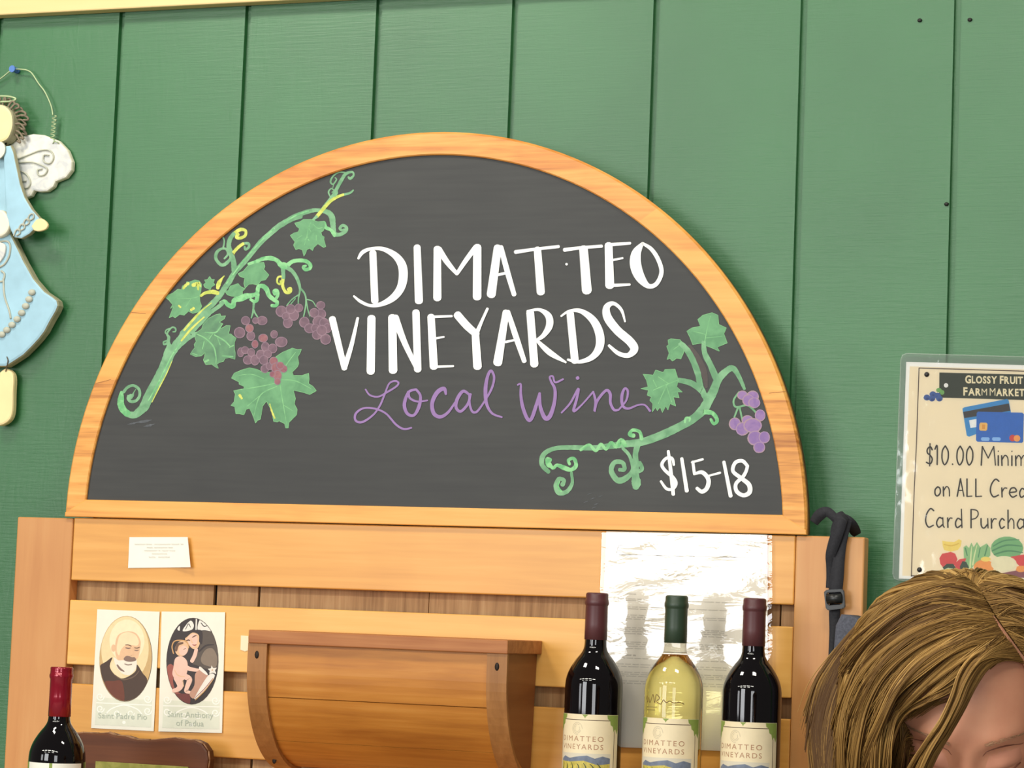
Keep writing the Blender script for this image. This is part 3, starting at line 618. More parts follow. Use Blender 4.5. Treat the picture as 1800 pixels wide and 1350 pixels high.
def colour(name, rgb): 
    if name not in MATS: plain(name, rgb, .55, var=.04, scale=150)
    return name
def prayer_card(name_label, z, corners, oval, shapes, lines, text_lab, lift):
    c = z(corners); Y0 = YR-.001
    base = at(sum(p[0] for p in c)/4, sum(p[1] for p in c)/4, Y0)
    o = empty('prayer_card', base, name_label, 'card', 'prayer cards taped to the rack')
    bm = bmesh.new(); add_prism(bm, [at(x, y, Y0) for x, y in c], Y0-.0008-lift, Y0-lift)
    from_bm('card_sheet', bm, MATS['card_stock'], o)
    Yp = Y0-.0008-lift
    bm = bmesh.new()
    mm = lambda k: onY(Yp-.0002-k*.00004)
    # washed panel and scroll ornament under the picture
    def P(bm, pts, mi, k): add_poly(bm, [mm(k)(*q) for q in z(pts)], mi)
    tl, tr, br, bl = corners
    lerp = lambda a, b_, t: (a[0]+(b_[0]-a[0])*t, a[1]+(b_[1]-a[1])*t)
    P(bm, [lerp(lerp(tl, bl, .74), lerp(tr, br, .74), .06), lerp(lerp(tl, bl, .74), lerp(tr, br, .74), .94), lerp(lerp(tl, bl, .97), lerp(tr, br, .97), .95), lerp(lerp(tl, bl, .97), lerp(tr, br, .97), .05)], 0, 0)
    q0, q1 = lerp(tl, bl, .785), lerp(tr, br, .785)
    for a, b_ in ((.06, .94),):
        add_ribbon(bm, z([lerp(q0, q1, a)+(10,), lerp(q0, q1, b_)+(10,)]), mm(1), mi=1)
    mid = lerp(q0, q1, .5)
    add_ribbon(bm, z([(mid[0]-190, mid[1]+110, 10), (mid[0]-130, mid[1]+50, 12), (mid[0], mid[1]+12, 12), (mid[0]+130, mid[1]+50, 12), (mid[0]+190, mid[1]+110, 10)]), mm(1.2), mi=1)
    for s in (-1, 1):
        for t in (-80, 75):
            cx, cy = lerp(q0, q1, .5+s*.38); cy += t*.8
            add_ribbon(bm, z([(cx+42*math.cos(a)*(1-a/11), cy+42*math.sin(a)*(1-a/11), 11) for a in [k*.7 for k in range(12)]]), mm(1.4), mi=1)
        add_ribbon(bm, z([(mid[0]+s*70+38*math.cos(a)*(1-a/11), mid[1]+95+38*math.sin(a)*(1-a/11), 9) for a in [k*.7 for k in range(10)]]), mm(1.4), mi=1)
    (px, py), = z([(mid[0], mid[1]+190)]); add_blob(bm, px, py, 3, 3, mm(1.6), 1)
    from_bm('card_ornament', bm, [MATS['card_wash'], MATS['card_scroll']], o)
    bm = bmesh.new()
    names = []
    def mi_of(n):
        if n not in names: names.append(n)
        return names.index(n)
    ocx, ocy, orx, ory, tilt = oval
    def inside(x, y, k=.985):
        dx, dy = x-ocx, y-ocy; dx, dy = dx*math.cos(tilt)+dy*math.sin(tilt), -dx*math.sin(tilt)+dy*math.cos(tilt)
        r_ = math.hypot(dx/orx, dy/ory)
        if r_ > k: dx, dy = dx*k/r_, dy*k/r_
        return (ocx+dx*math.cos(tilt)-dy*math.sin(tilt), ocy+dx*math.sin(tilt)+dy*math.cos(tilt))
    for k, sh in enumerate(shapes):
        kind, mat = sh[0], mi_of(sh[1]); lay = mm(2+k*.35)
        if kind == 'e':
            cx, cy, rx, ry = sh[2]; t = sh[3] if len(sh) > 3 else 0
            pts = [(cx+rx*math.cos(a)*math.cos(t)-ry*math.sin(a)*math.sin(t), cy+rx*math.cos(a)*math.sin(t)+ry*math.sin(a)*math.cos(t)) for a in [2*math.pi*i/40 for i in range(40)]]
            if k > 1: pts = [inside(*p) for p in pts]
            add_poly(bm, [lay(*q) for q in z(pts)], mat)
        elif kind == 'p':
            pts = [p[:2] for p in catmull(sh[2], 4, True)]; pts = [inside(*p) for p in pts]
            add_poly(bm, [lay(*q) for q in z(pts)], mat)
        else: add_ribbon(bm, z([inside(*p[:2])+(p[2],) for p in sh[2]]), lay, mi=mat)
    from_bm('oval_picture', bm, [MATS[n] for n in names], o)
    bm = bmesh.new()
    for s, x, y, size, sl in lines:
        (xx, yy), = z([(x, y)]); add_text(bm, s, mm(9), xx, yy, size, align='C', sx=.98, slope=.03)
    from_bm('card_lettering', bm, MATS['card_ink'], o, label=text_lab)
    return o
for n, c in (('pr_tan', (206, 172, 118)), ('pr_cream', (236, 214, 164)), ('pr_halo', (246, 230, 190)), ('pr_skin', (246, 220, 178)), ('pr_skin_warm', (230, 188, 148)), ('pr_skin_pink', (238, 196, 176)), ('pr_beard', (238, 230, 212)), ('pr_grey', (136, 110, 98)), ('pr_eye', (112, 84, 68)),
             ('pr_robe', (78, 60, 50)), ('pr_robe_red', (112, 62, 46)), ('pr_robe_light', (112, 90, 74)), ('pr_dark', (62, 54, 54)), ('pr_habit', (92, 82, 74)), ('pr_habit_light', (136, 120, 104)), ('pr_white', (236, 230, 218)), ('pr_book', (196, 150, 128)), ('pr_red', (160, 90, 78)), ('pr_red_dark', (116, 62, 58)), ('pr_gold', (206, 158, 104)), ('pr_rim', (96, 78, 60))): colour(n, c)
z1 = zoom(155, 1060, 5.87)
prayer_card('prayer card showing an old white-bearded man in a brown robe, left of the pair', z1, [(97, 65), (740, 90), (678, 1322), (33, 1290)], (388, 575, 272, 442, .03), [
    ('e', 'pr_rim', (388, 576, 273, 443), .03), ('e', 'pr_tan', (386, 573, 270, 440), .03), ('e', 'pr_cream', (380, 480, 245, 345), .03), ('e', 'pr_halo', (400, 390, 180, 220)),
    ('e', 'pr_skin_warm', (262, 465, 24, 38)), ('p', 'pr_skin_warm', [(280, 420), (310, 330), (400, 292), (490, 310), (540, 390), (535, 480), (510, 570), (440, 620), (330, 610), (285, 540)]),
    ('p', 'pr_skin', [(300, 420), (330, 330), (410, 300), (490, 330), (522, 400), (500, 440), (400, 430), (340, 480), (320, 540), (295, 500)]),
    ('p', 'pr_beard', [(262, 560), (310, 590), (360, 590), (440, 600), (495, 580), (498, 660), (455, 725), (405, 745), (340, 720), (290, 660)]),
    ('p', 'pr_robe', [(250, 560), (185, 605), (118, 650), (125, 730), (160, 810), (210, 920), (290, 990), (372, 1015), (460, 1000), (550, 930), (610, 800), (560, 720), (505, 635), (490, 700), (420, 755), (340, 778), (265, 730), (222, 650)]),
    ('p', 'pr_skin', [(232, 640), (262, 600), (300, 670), (350, 730), (345, 770), (290, 745), (250, 700)]),
    ('p', 'pr_grey', [(366, 575), (395, 545), (440, 552), (480, 560), (494, 592), (440, 606), (385, 598)]), ('p', 'pr_robe_red', [(170, 815), (260, 805), (350, 812), (372, 1010), (290, 985), (215, 915)]),
    ('l', 'pr_robe_light', [(270, 740, 8), (360, 790, 12), (470, 760, 12), (525, 700, 8)]), ('l', 'pr_eye', [(385, 432, 8), (415, 432, 10), (445, 446, 8)]), ('l', 'pr_eye', [(478, 462, 8), (505, 465, 10), (530, 456, 8)]),
    ('l', 'pr_grey', [(388, 462, 10), (415, 468, 14), (436, 464, 8)]), ('l', 'pr_grey', [(480, 486, 10), (500, 490, 12), (518, 486, 8)]), ('l', 'pr_skin_warm', [(455, 460, 12), (462, 510, 18), (440, 545, 20), (475, 552, 14)]),
    ('l', 'pr_grey', [(300, 640, 16), (330, 680, 22), (370, 705, 12)]), ('l', 'pr_grey', [(376, 628, 8), (410, 638, 10), (450, 632, 8)])],
    [('Saint Padre Pio', 355, 1195, 14.5, 0)], 'pale lettering Saint Padre Pio', 0)
z2 = zoom(270, 1060, 5.87)
prayer_card('prayer card showing a friar with a child and an open book, right of the pair', z2, [(88, 88), (742, 95), (710, 1340), (55, 1325)], (400, 600, 268, 447, .02), [
    ('e', 'pr_rim', (400, 600, 269, 448), .02), ('e', 'pr_dark', (400, 600, 267, 446), .02),
    ('p', 'pr_white', [(300, 290), (340, 220), (385, 182), (415, 225), (395, 275)]), ('p', 'pr_white', [(455, 275), (475, 175), (520, 195), (580, 240), (605, 290), (530, 280)]), ('p', 'pr_white', [(245, 270), (270, 235), (268, 285)]), ('p', 'pr_white', [(432, 280), (436, 150), (448, 150), (444, 280)]),
    ('l', 'pr_dark', [(330, 270, 6), (360, 215, 8), (380, 250, 6)]), ('l', 'pr_dark', [(490, 205, 8), (520, 240, 10), (550, 235, 8)]),
    ('p', 'pr_habit', [(470, 300), (600, 300), (650, 420), (668, 560), (650, 690), (540, 680), (440, 640), (400, 620), (450, 520), (480, 420)]), ('p', 'pr_habit_light', [(490, 560), (540, 480), (610, 470), (655, 560), (640, 660), (560, 650), (500, 620)]),
    ('l', 'pr_dark', [(470, 500, 16), (540, 440, 18), (620, 430, 10)]),
    ('p', 'pr_skin_warm', [(325, 370), (360, 320), (430, 295), (475, 330), (480, 400), (455, 465), (410, 475), (360, 430)]), ('p', 'pr_skin_pink', [(345, 370), (380, 330), (430, 320), (455, 370), (440, 430), (405, 455), (365, 420)]),
    ('p', 'pr_dark', [(300, 340), (350, 300), (420, 280), (500, 290), (500, 420), (470, 400), (465, 330), (400, 305), (330, 360)]),
    ('l', 'pr_eye', [(335, 390, 10), (360, 382, 14), (375, 388, 8)]), ('l', 'pr_eye', [(400, 355, 8), (420, 342, 12), (440, 335, 8)]), ('l', 'pr_red', [(402, 430, 8), (425, 436, 12), (440, 428, 8)]), ('l', 'pr_skin_warm', [(385, 370, 8), (392, 400, 12), (405, 408, 12)]),
    ('p', 'pr_red', [(140, 660), (180, 630), (220, 680), (200, 800), (230, 900), (300, 940), (370, 950), (360, 1040), (280, 1010), (200, 920), (150, 780)]), ('p', 'pr_red_dark', [(220, 945), (300, 935), (370, 945), (372, 1040), (290, 1010)]),
    ('l', 'pr_gold', [(205, 520, 12), (190, 450, 12), (215, 395, 12), (280, 385, 12), (340, 400, 12), (362, 460, 12)]),
    ('e', 'pr_skin_warm', (290, 470, 68, 80), .3), ('e', 'pr_skin_pink', (305, 490, 45, 52), .3), ('l', 'pr_eye', [(310, 478, 5), (330, 470, 7)]), ('l', 'pr_eye', [(300, 412, 20), (250, 430, 30), (232, 490, 24)]),
    ('p', 'pr_skin_pink', [(225, 570), (290, 550), (345, 600), (350, 690), (330, 760), (300, 800), (240, 800), (195, 740), (205, 660)]), ('l', 'pr_skin_pink', [(280, 610, 50), (350, 670, 44), (430, 690, 36), (465, 690, 26)]), ('l', 'pr_skin_pink', [(395, 600, 40), (425, 540, 40), (440, 480, 36)]),
    ('l', 'pr_skin_pink', [(240, 770, 70), (275, 850, 62), (250, 890, 50), (200, 915, 40)]), ('l', 'pr_skin_pink', [(330, 760, 60), (370, 790, 56), (345, 870, 44), (335, 910, 36), (375, 922, 30)]), ('l', 'pr_skin_warm', [(215, 690, 8), (250, 745, 10), (320, 760, 8)]), ('l', 'pr_skin_warm', [(300, 800, 8), (310, 860, 8)]),
    ('p', 'pr_book', [(430, 730), (490, 690), (560, 745), (500, 880), (420, 985), (370, 940), (420, 850)]), ('p', 'pr_white', [(480, 655), (550, 720), (550, 745), (475, 690)]), ('p', 'pr_white', [(632, 745), (560, 750), (420, 985), (500, 930), (580, 840)]), ('l', 'pr_red', [(430, 975, 6), (520, 890, 8), (610, 780, 6)]), ('l', 'pr_gold', [(620, 780, 6), (530, 900, 10), (430, 1000, 8)]),
    ('p', 'pr_white', [(560, 680), (590, 672), (600, 645), (615, 670), (650, 668), (635, 695), (645, 730), (610, 720), (575, 730), (580, 700)]), ('l', 'pr_gold', [(602, 694, 10), (610, 690, 10)])],
    [('Saint Anthony', 380, 1180, 14.5, 0), ('of Padua', 375, 1268, 14.5, 0)], 'pale lettering Saint Anthony of Padua', .0006)
# scrap of tape beside the wall box
c = at(430, 1128, YR); bm = bmesh.new()
add_prism(bm, [at(x, y, YR) for x, y in ((424, 1117), (437, 1118), (437, 1143), (431, 1145), (423, 1142))], YR-.0009, YR-.0003)
tag(from_bm('tape_scrap', bm, MATS['tape_white'], base=c), 'scrap of pale tape on the slat at the upper left of the wall box', 'tape')

# licence sheet in a clear plastic sleeve
m, nt, p = new_mat('clear_plastic')
out = nt.nodes['Material Output']; nt.nodes.remove(p)
tr_, gl = N(nt, 'ShaderNodeBsdfTransparent'), N(nt, 'ShaderNodeBsdfGlossy'); gl.inputs['Roughness'].default_value = .03
fr = N(nt, 'ShaderNodeFresnel'); fr.inputs['IOR'].default_value = 1.6
mul = N(nt, 'ShaderNodeMath', operation='MULTIPLY'); mul.inputs[1].default_value = 1.5; nt.links.new(fr.outputs[0], mul.inputs[0])
mxs = N(nt, 'ShaderNodeMixShader'); nt.links.new(mul.outputs[0], mxs.inputs[0]); nt.links.new(tr_.outputs[0], mxs.inputs[1]); nt.links.new(gl.outputs[0], mxs.inputs[2])
tc = N(nt, 'ShaderNodeTexCoord'); mp = N(nt, 'ShaderNodeMapping'); mp.inputs['Scale'].default_value = (9, 1, 26); nt.links.new(tc.outputs['Object'], mp.inputs['Vector'])
no = N(nt, 'ShaderNodeTexNoise', i_Scale=1.6, i_Detail=4.0, i_Distortion=1.2); nt.links.new(mp.outputs['Vector'], no.inputs['Vector'])
b = N(nt, 'ShaderNodeBump', i_Strength=.27, i_Distance=.003); nt.links.new(no.outputs['Fac'], b.inputs['Height'])
nt.links.new(b.outputs['Normal'], gl.inputs['Normal']); nt.links.new(mxs.outputs[0], out.inputs['Surface'])
plain('document_paper', (250, 243, 228), .8)
Yd = YR-.0016
doc = empty('licence_sheet', at(1205, 1130, Yd), 'printed white document in a crinkled clear sleeve behind the three wine bottles', 'document')
bm = bmesh.new(); add_prism(bm, [at(*q, Yd) for q in ((1066, 934), (1349, 940), (1350, 1323), (1051, 1312))], Yd-.0004, Yd)
from_bm('paper', bm, MATS['document_paper'], doc)
z7 = zoom(950, 900, 3); bm = bmesh.new(); dp = onY(Yd-.0008)
def words(x0, x1, y, h=5.5, w=1.2, sl=.04, mi=0):
    x = x0
    while x < x1-8:
        l = min(random.uniform(18, 60), x1-x)
        (xa, ya), (xb, _) = z7([(x, y+sl*(x-x0)), (x+l, y)]); scribble(bm, xa, xb, ya, h/3, dp, mi, w/3, sl); x += l+9
for y in (455, 463, 497, 507, 540, 550, 560, 606, 616, 626, 638, 682, 692, 704, 716): words(386, 985 if y not in (463, 507, 560, 716) else 640, y)
words(386, 505, 752, 9, 2.2)
for y in (768, 800, 812, 842, 852, 862, 888, 900): words(386+(14 if y in (768, 800, 842, 888) else 0), 985, y)
for x0, x1, y in ((400, 480, 160), (895, 1000, 148), (895, 1050, 168), (895, 990, 182), (895, 985, 196), (895, 985, 207), (1095, 1145, 160), (1090, 1140, 190), (640, 770, 240), (640, 720, 256), (415, 460, 300), (630, 720, 302), (415, 470, 325), (630, 745, 332), (640, 800, 352), (500, 660, 388), (660, 760, 405), (386, 520, 430), (700, 860, 432)): words(x0, x1, y, 7, 1.5, .03)
add_ribbon(bm, z7([(415, 225, 3), (1110, 240, 3)]), dp)
add_ribbon(bm, z7([(400, 225, 4), (412, 180, 4), (440, 175, 4)]), dp)
from_bm('document_print', bm, MATS['grey_ink'], doc, label='lines of small grey print')
bm = bmesh.new(); nx, nz = 30, 40
c0, c1, c2, c3 = (1058, 936), (1357, 941), (1359, 1326), (1046, 1313)
g = []
for j in range(nz+1):
    v = j/nz; row = []
    for i in range(nx+1):
        u = i/nx
        x = (c0[0]*(1-u)+c1[0]*u)*(1-v)+(c3[0]*(1-u)+c2[0]*u)*v; y = (c0[1]*(1-u)+c1[1]*u)*(1-v)+(c3[1]*(1-u)+c2[1]*u)*v
        q = at(x, y, Yd-.0016); s = min(1, 5*min(u, 1-u)+.2)
        q.y -= s*.0007*(1+math.sin(u*7+v*11)*math.sin(v*23+u*3))*(1.3-v)
        row.append(bm.verts.new(q))
    g.append(row)
for j in range(nz):
    for i in range(nx):
        f = bm.faces.new((g[j][i], g[j+1][i], g[j+1][i+1], g[j][i+1])); f.smooth = True
from_bm('plastic_sleeve', bm, MATS['clear_plastic'], doc)

# ================================================================ WALL BOX
wood('box_wood', (150, 86, 28), (190, 124, 48), (212, 150, 72), 'X', .9, .45, .15, 11, .6, .6)
wood('box_lid_wood', (128, 70, 32), (162, 98, 50), (190, 128, 74), 'X', 1.0, .5, .1, 12, .6, .7)
wood('box_band_wood', (134, 88, 44), (164, 112, 60), (186, 136, 80), 'Z', 1.0, .5, .1, 13, .5, .7)
wood('box_end_wood', (120, 72, 32), (142, 88, 42), (160, 106, 58), 'Y', .8, .5, .1, 14, .5, .5)
plain('nail_rust', (44, 34, 26), .6, .4, .4)
YFb = -.177
lt0, lt1, lr0, lr1 = at(437, 1107, YFb), at(437, 1131, YFb), at(893, 1125, YFb), at(893, 1149, YFb)
zl1, zl0 = (lt0.z+lr0.z)/2, (lt1.z+lr1.z)/2; xL, xR = lt0.x, lr0.x
bx = empty('wall_box', ((xL+xR)/2, YR, zl0-.16), 'half-barrel wooden box with two bands fixed to the front of the rack', 'box')
part_box('lid', (xL, YFb, zl0), (xR, YR-.0006, zl1), 'box_lid_wood', bx, .0012)
zb0 = 1.2955; RY, RZ = abs(YFb-YR)-.008, zl0-zb0
def prof_pt(t, off=0):          # t 0 at the top front .. 1 at the bottom by the slats
    a = t*math.pi/2
    st = .18                    # short straight part under the lid
    if t < st: return Vector((0, YR-RY-off, zl0-t/st*RZ*.18))
    a = (t-st)/(1-st)*math.pi/2
    return Vector((0, YR-RY*math.cos(a)-off*math.cos(a), zl0-RZ*.18-(RZ*.82)*math.sin(a)-off*math.sin(a)))
def curved_slab(x0, x1, t0, t1, off0, off1, n=14):
    bm = bmesh.new(); rows = []
    for k in range(n+1):
        t = t0+(t1-t0)*k/n; a, c = prof_pt(t, off0), prof_pt(t, off1)
        a.y = min(a.y, YR-.0008); c.y = min(c.y, YR-.0008)
        rows.append([bm.verts.new((x, q.y, q.z)) for x, q in ((x0, a), (x1, a), (x1, c), (x0, c))])
    for A_, B_ in zip(rows, rows[1:]):
        for k in range(4): bm.faces.new((A_[k], A_[(k+1) % 4], B_[(k+1) % 4], B_[k]))
    bm.faces.new(rows[0]); bm.faces.new(list(reversed(rows[-1])))
    bmesh.ops.recalc_face_normals(bm, faces=bm.faces)
    es = [e for e in bm.edges if abs(e.calc_length()) > .02 and abs(e.verts[0].co.x-e.verts[1].co.x) > .005]
    return bm
BW = .0275
for t0, t1 in ((0.0, .335), (.34, .60), (.605, .80), (.805, 1.0)):
    from_bm('stave', curved_slab(xL+.012, xR-.006, t0, t1, -.008, 0, 8), MATS['box_wood'], bx)
bandL = from_bm('band', curved_slab(xL-.001, xL-.001+BW, .0, 1.0, .0004, .0055, 24), MATS['box_band_wood'], bx)
bandR = from_bm('band', curved_slab(xR-.001-BW, xR-.001, .0, 1.0, .0004, .0055, 24), MATS['box_band_wood'], bx)
bm = bmesh.new()
for x0, x1 in ((xL+.014, xL+.026), (xR-.017, xR-.0065)):
    t = bmesh.new(); pts = [prof_pt(k/20, -.0085) for k in range(21)]; pts = [q for q in pts if q.y < YR-.001]+[Vector((0, YR-.001, zl0))]
    a = [t.verts.new((x0, q.y, q.z)) for q in pts]; c = [t.verts.new((x1, q.y, q.z)) for q in pts]
    t.faces.new(a); t.faces.new(list(reversed(c)))
    for i in range(len(pts)): t.faces.new((a[i], a[(i+1) % len(pts)], c[(i+1) % len(pts)], c[i]))
    bmesh.ops.recalc_face_normals(t, faces=t.faces); bmesh.ops.triangulate(t, faces=[f for f in t.faces if len(f.verts) > 4])
    b2 = bmesh.new(); merge(b2, t); from_bm('end_panel', b2, MATS['box_end_wood'], bx)
bm.free()
for band, x, ts in ((bandL, xL+.0125, (.09, .75)), (bandR, xR-.0145, (.10,))):
    for t in ts:
        q = prof_pt(t, .0056); b2 = bmesh.new(); add_ball(b2, (x, q.y, q.z), .0035, 10, 6, sc=(.9, .35, 1.5)); from_bm('nail', b2, MATS['nail_rust'], band)

# ================================================================ WINE BOTTLES
plain('red_wine_glass', (9, 6, 8), .035, .5)
plain('capsule_maroon', (84, 42, 44), .42, .5, var=.05)
plain('capsule_green', (44, 62, 44), .42, .5, var=.05)
plain('capsule_red', (142, 20, 40), .16, .6, .25)
m, nt, p = new_mat('white_wine_glass')
p.inputs['Transmission Weight'].default_value = 1; p.inputs['Roughness'].default_value = .0; p.inputs['IOR'].default_value = 1.36
p.inputs['Base Color'].default_value = srgb(255, 246, 172)
m, nt, p = new_mat('clear_glass')
p.inputs['Transmission Weight'].default_value = 1; p.inputs['Roughness'].default_value = .0; p.inputs['IOR'].default_value = 1.2
p.inputs['Base Color'].default_value = srgb(246, 244, 232)
plain('label_cream', (236, 220, 182), .5, var=.04, scale=60)
plain('label_green', (136, 156, 74), .5, var=.06, scale=300)
plain('label_line', (96, 78, 60), .5)
plain('label_text', (176, 132, 100), .5)
plain('label_crest', (206, 192, 160), .5)
plain('label_hills', (112, 122, 140), .5, var=.15, scale=200)
plain('label_sky', (214, 206, 184), .5)
plain('label_field', (196, 180, 84), .5, var=.2, scale=300)
plain('label_vines', (66, 78, 48), .5, var=.2, scale=300)
plain('label_white', (240, 240, 226), .5)
plain('gold_ink', (120, 96, 50), .5)
LM = ['label_cream', 'label_green', 'label_line', 'label_text', 'label_crest', 'label_hills', 'label_sky', 'label_field', 'label_vines', 'label_white']
RB = .0368
prof = [(0, .012), (.012, .012), (.026, .004), (.033, 0), (.0358, .003), (RB, .009), (RB, .178), (.0366, .184), (.0355, .192), (.0325, .201), (.0282, .209), (.0232, .2165), (.0188, .222), (.0160, .2265), (.0145, .231), (.0139, .237), (.0137, .246)]
prof_s = [tuple(q) for q in prof[:6]]+[(RB, .05), (RB, .1)]+[tuple(q) for q in catmull(prof[6:], 4)]
def bottle(loc, label, kind, face=0.0, group=None):
    o = empty('wine_bottle', loc, label, 'bottle', group)
    bm = bmesh.new()
    if kind == 'white':
        cut = .2268
        lo = [q for q in prof_s if q[1] <= cut]; hi = [(0, cut+.0004)]+[q for q in prof_s if q[1] > cut]
        add_lathe(bm, lo+[(0, lo[-1][1])], loc, 64, 0); add_lathe(bm, hi+[(.0137, .26), (0, .26)], loc, 64, 1)
        mats = [MATS['white_wine_glass'], MATS['clear_glass']]
    else:
        add_lathe(bm, prof_s+[(.0136, .26), (0, .26)], loc, 64); mats = MATS['red_wine_glass']
    from_bm('glass_body', bm, mats, o, smooth=True)
    bm = bmesh.new(); lo = .2405 if kind != 'red_shiny' else .236
    add_lathe(bm, [(.0138, lo), (.0144, lo+.0003), (.01425, .26), (.0141, .283), (.0142, .2838), (.0151, .2852), (.0153, .2875), (.0151, .2905), (.0143, .292), (.0143, .2975), (.0136, .2992), (.012, .3), (0, .3)] if kind != 'red_shiny' else
              [(.0139, lo), (.0146, lo+.0003), (.0144, .262), (.01425, .284), (.0154, .2865), (.0156, .2895), (.0148, .2915), (.0145, .296), (.0148, .2985), (.0138, .3), (0, .3)], loc, 40)
    from_bm('capsule', bm, MATS[{'red': 'capsule_maroon', 'white': 'capsule_green', 'red_shiny': 'capsule_red'}[kind]], o, smooth=True)
    # paper label wrapped round the body; u in metres round the glass, v in metres above the base
    def wrap(k=0):
        r_ = RB+.00025+k*.00006
        return lambda u, v: Vector((loc[0]+r_*math.sin(u/RB+face), loc[1]-r_*math.cos(u/RB+face), loc[2]+v))
    bm = bmesh.new()
    def rect(u0, u1, v0, v1, mi, k, n=24):
        w = wrap(k); a = [bm.verts.new(w(u0+(u1-u0)*i/n, v0)) for i in range(n+1)]; c = [bm.verts.new(w(u0+(u1-u0)*i/n, v1)) for i in range(n+1)]
        for i in range(n):
            f = bm.faces.new((a[i], a[i+1], c[i+1], c[i])); f.material_index = mi; f.smooth = True
    def fan(pts, mi, k):
        flat([(q[0], q[1]) for q in pts], tess(pts), mi, k)
    def flat(V, F, mi, k, lim=.0022):
        """flat pieces cut fine enough to bend round the glass"""
        w = wrap(k); t_ = bmesh.new(); vs = [t_.verts.new((q[0], q[1], 0)) for q in V]
        for f in F:
            try: t_.faces.new([vs[i] for i in f])
            except ValueError: pass
        bmesh.ops.triangulate(t_, faces=t_.faces)
        for _ in range(4):
            es = [e for e in t_.edges if abs(e.verts[0].co.x-e.verts[1].co.x) > lim]
            if not es: break
            bmesh.ops.subdivide_edges(t_, edges=es, cuts=1); bmesh.ops.triangulate(t_, faces=t_.faces)
        for v in t_.verts: v.co = w(v.co.x, v.co.y)
        merge(bm, t_, mi)
    def words_on(s_, u, v, size, mi, k, sx, sp):
        vs, fs, (a, b_) = text_tris(s_, size, 0, sp)
        flat([(u+(q[0]-(a+b_)/2)*sx, v+q[1]) for q in vs], fs, mi, k)
    def line(pts, mi, k):
        w = wrap(k); add_ribbon(bm, pts, w, mi=mi, n=5)
    LT, LB, HW = .1475, .045, .0475
    if kind != 'red_shiny':
        rect(-HW, HW, LB, LT, 0, 0, 40)
        for v, a, b_ in ((LT-.0075, -HW+.012, HW-.014), (LB+.006, -HW+.012, HW-.012)): rect(a, b_, v, v+.0009, 2, 1)
        for u in (-HW+.006, HW-.0075): rect(u, u+.0009, LB+.012, LT-.020, 2, 1, 2)
        for s in (-1, 1):                                      # vine leaves in the corners
            fan([(s*(HW-.0005), LT-.0003), (s*(HW-.019), LT-.0003), (s*(HW-.018), LT-.005), (s*(HW-.0145), LT-.007), (s*(HW-.0135), LT-.0125), (s*(HW-.010), LT-.0145), (s*(HW-.0085), LT-.021), (s*(HW-.0055), LT-.0175), (s*(HW-.0025), LT-.024), (s*(HW-.0005), LT-.018)], 1, 2)
        fan([(-.004, LT-.0003), (.004, LT-.0003), (.001, LT-.003), (0, LT-.005), (-.001, LT-.003)], 1, 2)
        for k in range(3): line([(-.010+.007*math.cos(a)*(1-k*.25), LT-.018+.0075*math.sin(a)*(1-k*.25), .0007) for a in [i*.7+k for i in range(8)]], 4, 1.5+k*.1)
        words_on('DIMATTEO', -.006, LT-.0335, .0092, 3, 2, 1.12, 1.3)
        words_on('VINEYARDS', -.006, LT-.0435, .0092, 3, 2, 1.06, 1.26)
        rect(-HW+.010, HW-.012, LB+.012, LT-0.0485, 6, 1)         # vineyard picture
        fan([(-.0375, LT-0.0565), (-.030, LT-0.0525), (-.02, LT-0.0550), (-.008, LT-0.0525), (.004, LT-0.0510), (.014, LT-0.0545), (.024, LT-0.0515), (.0345, LT-0.0540), (.0345, LT-0.0665), (-.0375, LT-0.0665)], 5, 2)
        fan([(-.0375, LT-0.0590), (-.02, LT-0.0595), (0, LT-0.0575), (.018, LT-0.0625), (.0345, LT-0.0605), (.0345, LB+.012), (-.0375, LB+.012)], 7, 3)
        for k in range(7):
            u = -.034+k*.0085; line([(u, LT-0.0605-.001*(k % 2), .0008), (u+.001+.0006*k, LT-0.0665, .0016), (u-.004+.001*k, LT-0.0745, .0026)], 8, 4+k*.05)
    else:
        rect(-.052, .052, .055, .1775, 9, 0, 40); rect(-.052, -.030, .055, .1775, 1, 1, 10); rect(.006, .010, .055, .1775, 1, 1, 4)
        rect(-.02, .0, .15, .152, 2, 1); rect(-.026, .0, .12, .1225, 2, 1)
    from_bm('bottle_label', bm, [MATS[n] for n in LM], o, label='cream paper label with vineyard picture' if kind != 'red_shiny' else 'white and green paper label')
    if kind == 'white':
        bm = bmesh.new(); w = wrap(1)
        s1 = [(-.033, .169), (-.031, .174), (-.030, .166), (-.027, .172), (-.025, .166), (-.022, .170), (-.019, .176), (-.016, .166), (-.014, .176), (-.009, .172), (-.013, .168), (-.007, .165), (-.004, .170), (0, .167), (.004, .169), (.009, .167), (.016, .168), (.022, .166)]
        add_ribbon(bm, [q+(.0011,) for q in s1], w, mi=0)
        for v, a, b_ in ((.1605, -.031, -.012), (.157, -.030, -.015)):
            add_ribbon(bm, [(a+(b_-a)*i/14, v+(.0008 if i % 2 else -.0008), .0006) for i in range(15)], w, mi=0, sharp=True)
        from_bm('printed_signature', bm, MATS['gold_ink'], o, label='dark cursive signature printed on the glass')
    return o
def top_at(x, y, Y): return at(x, y, Y)
q = top_at(1050, 1041, -.135); bottle((q.x, q.y, SHELF), 'dark red wine bottle with maroon capsule, nearest the wall box', 'red', .06, 'wine bottles on the rack shelf')
print('bottle z', q.z)
q = top_at(1190, 1045, -.135); print(q.z); bottle((q.x, q.y, SHELF), 'pale yellow white wine bottle with dark green capsule', 'white', .06, 'wine bottles on the rack shelf')
q = top_at(1327, 1053, -.125); print(q.z); bottle((q.x, q.y, SHELF), 'dark red wine bottle with maroon capsule, nearest the black strap', 'red', .0, 'wine bottles on the rack shelf')
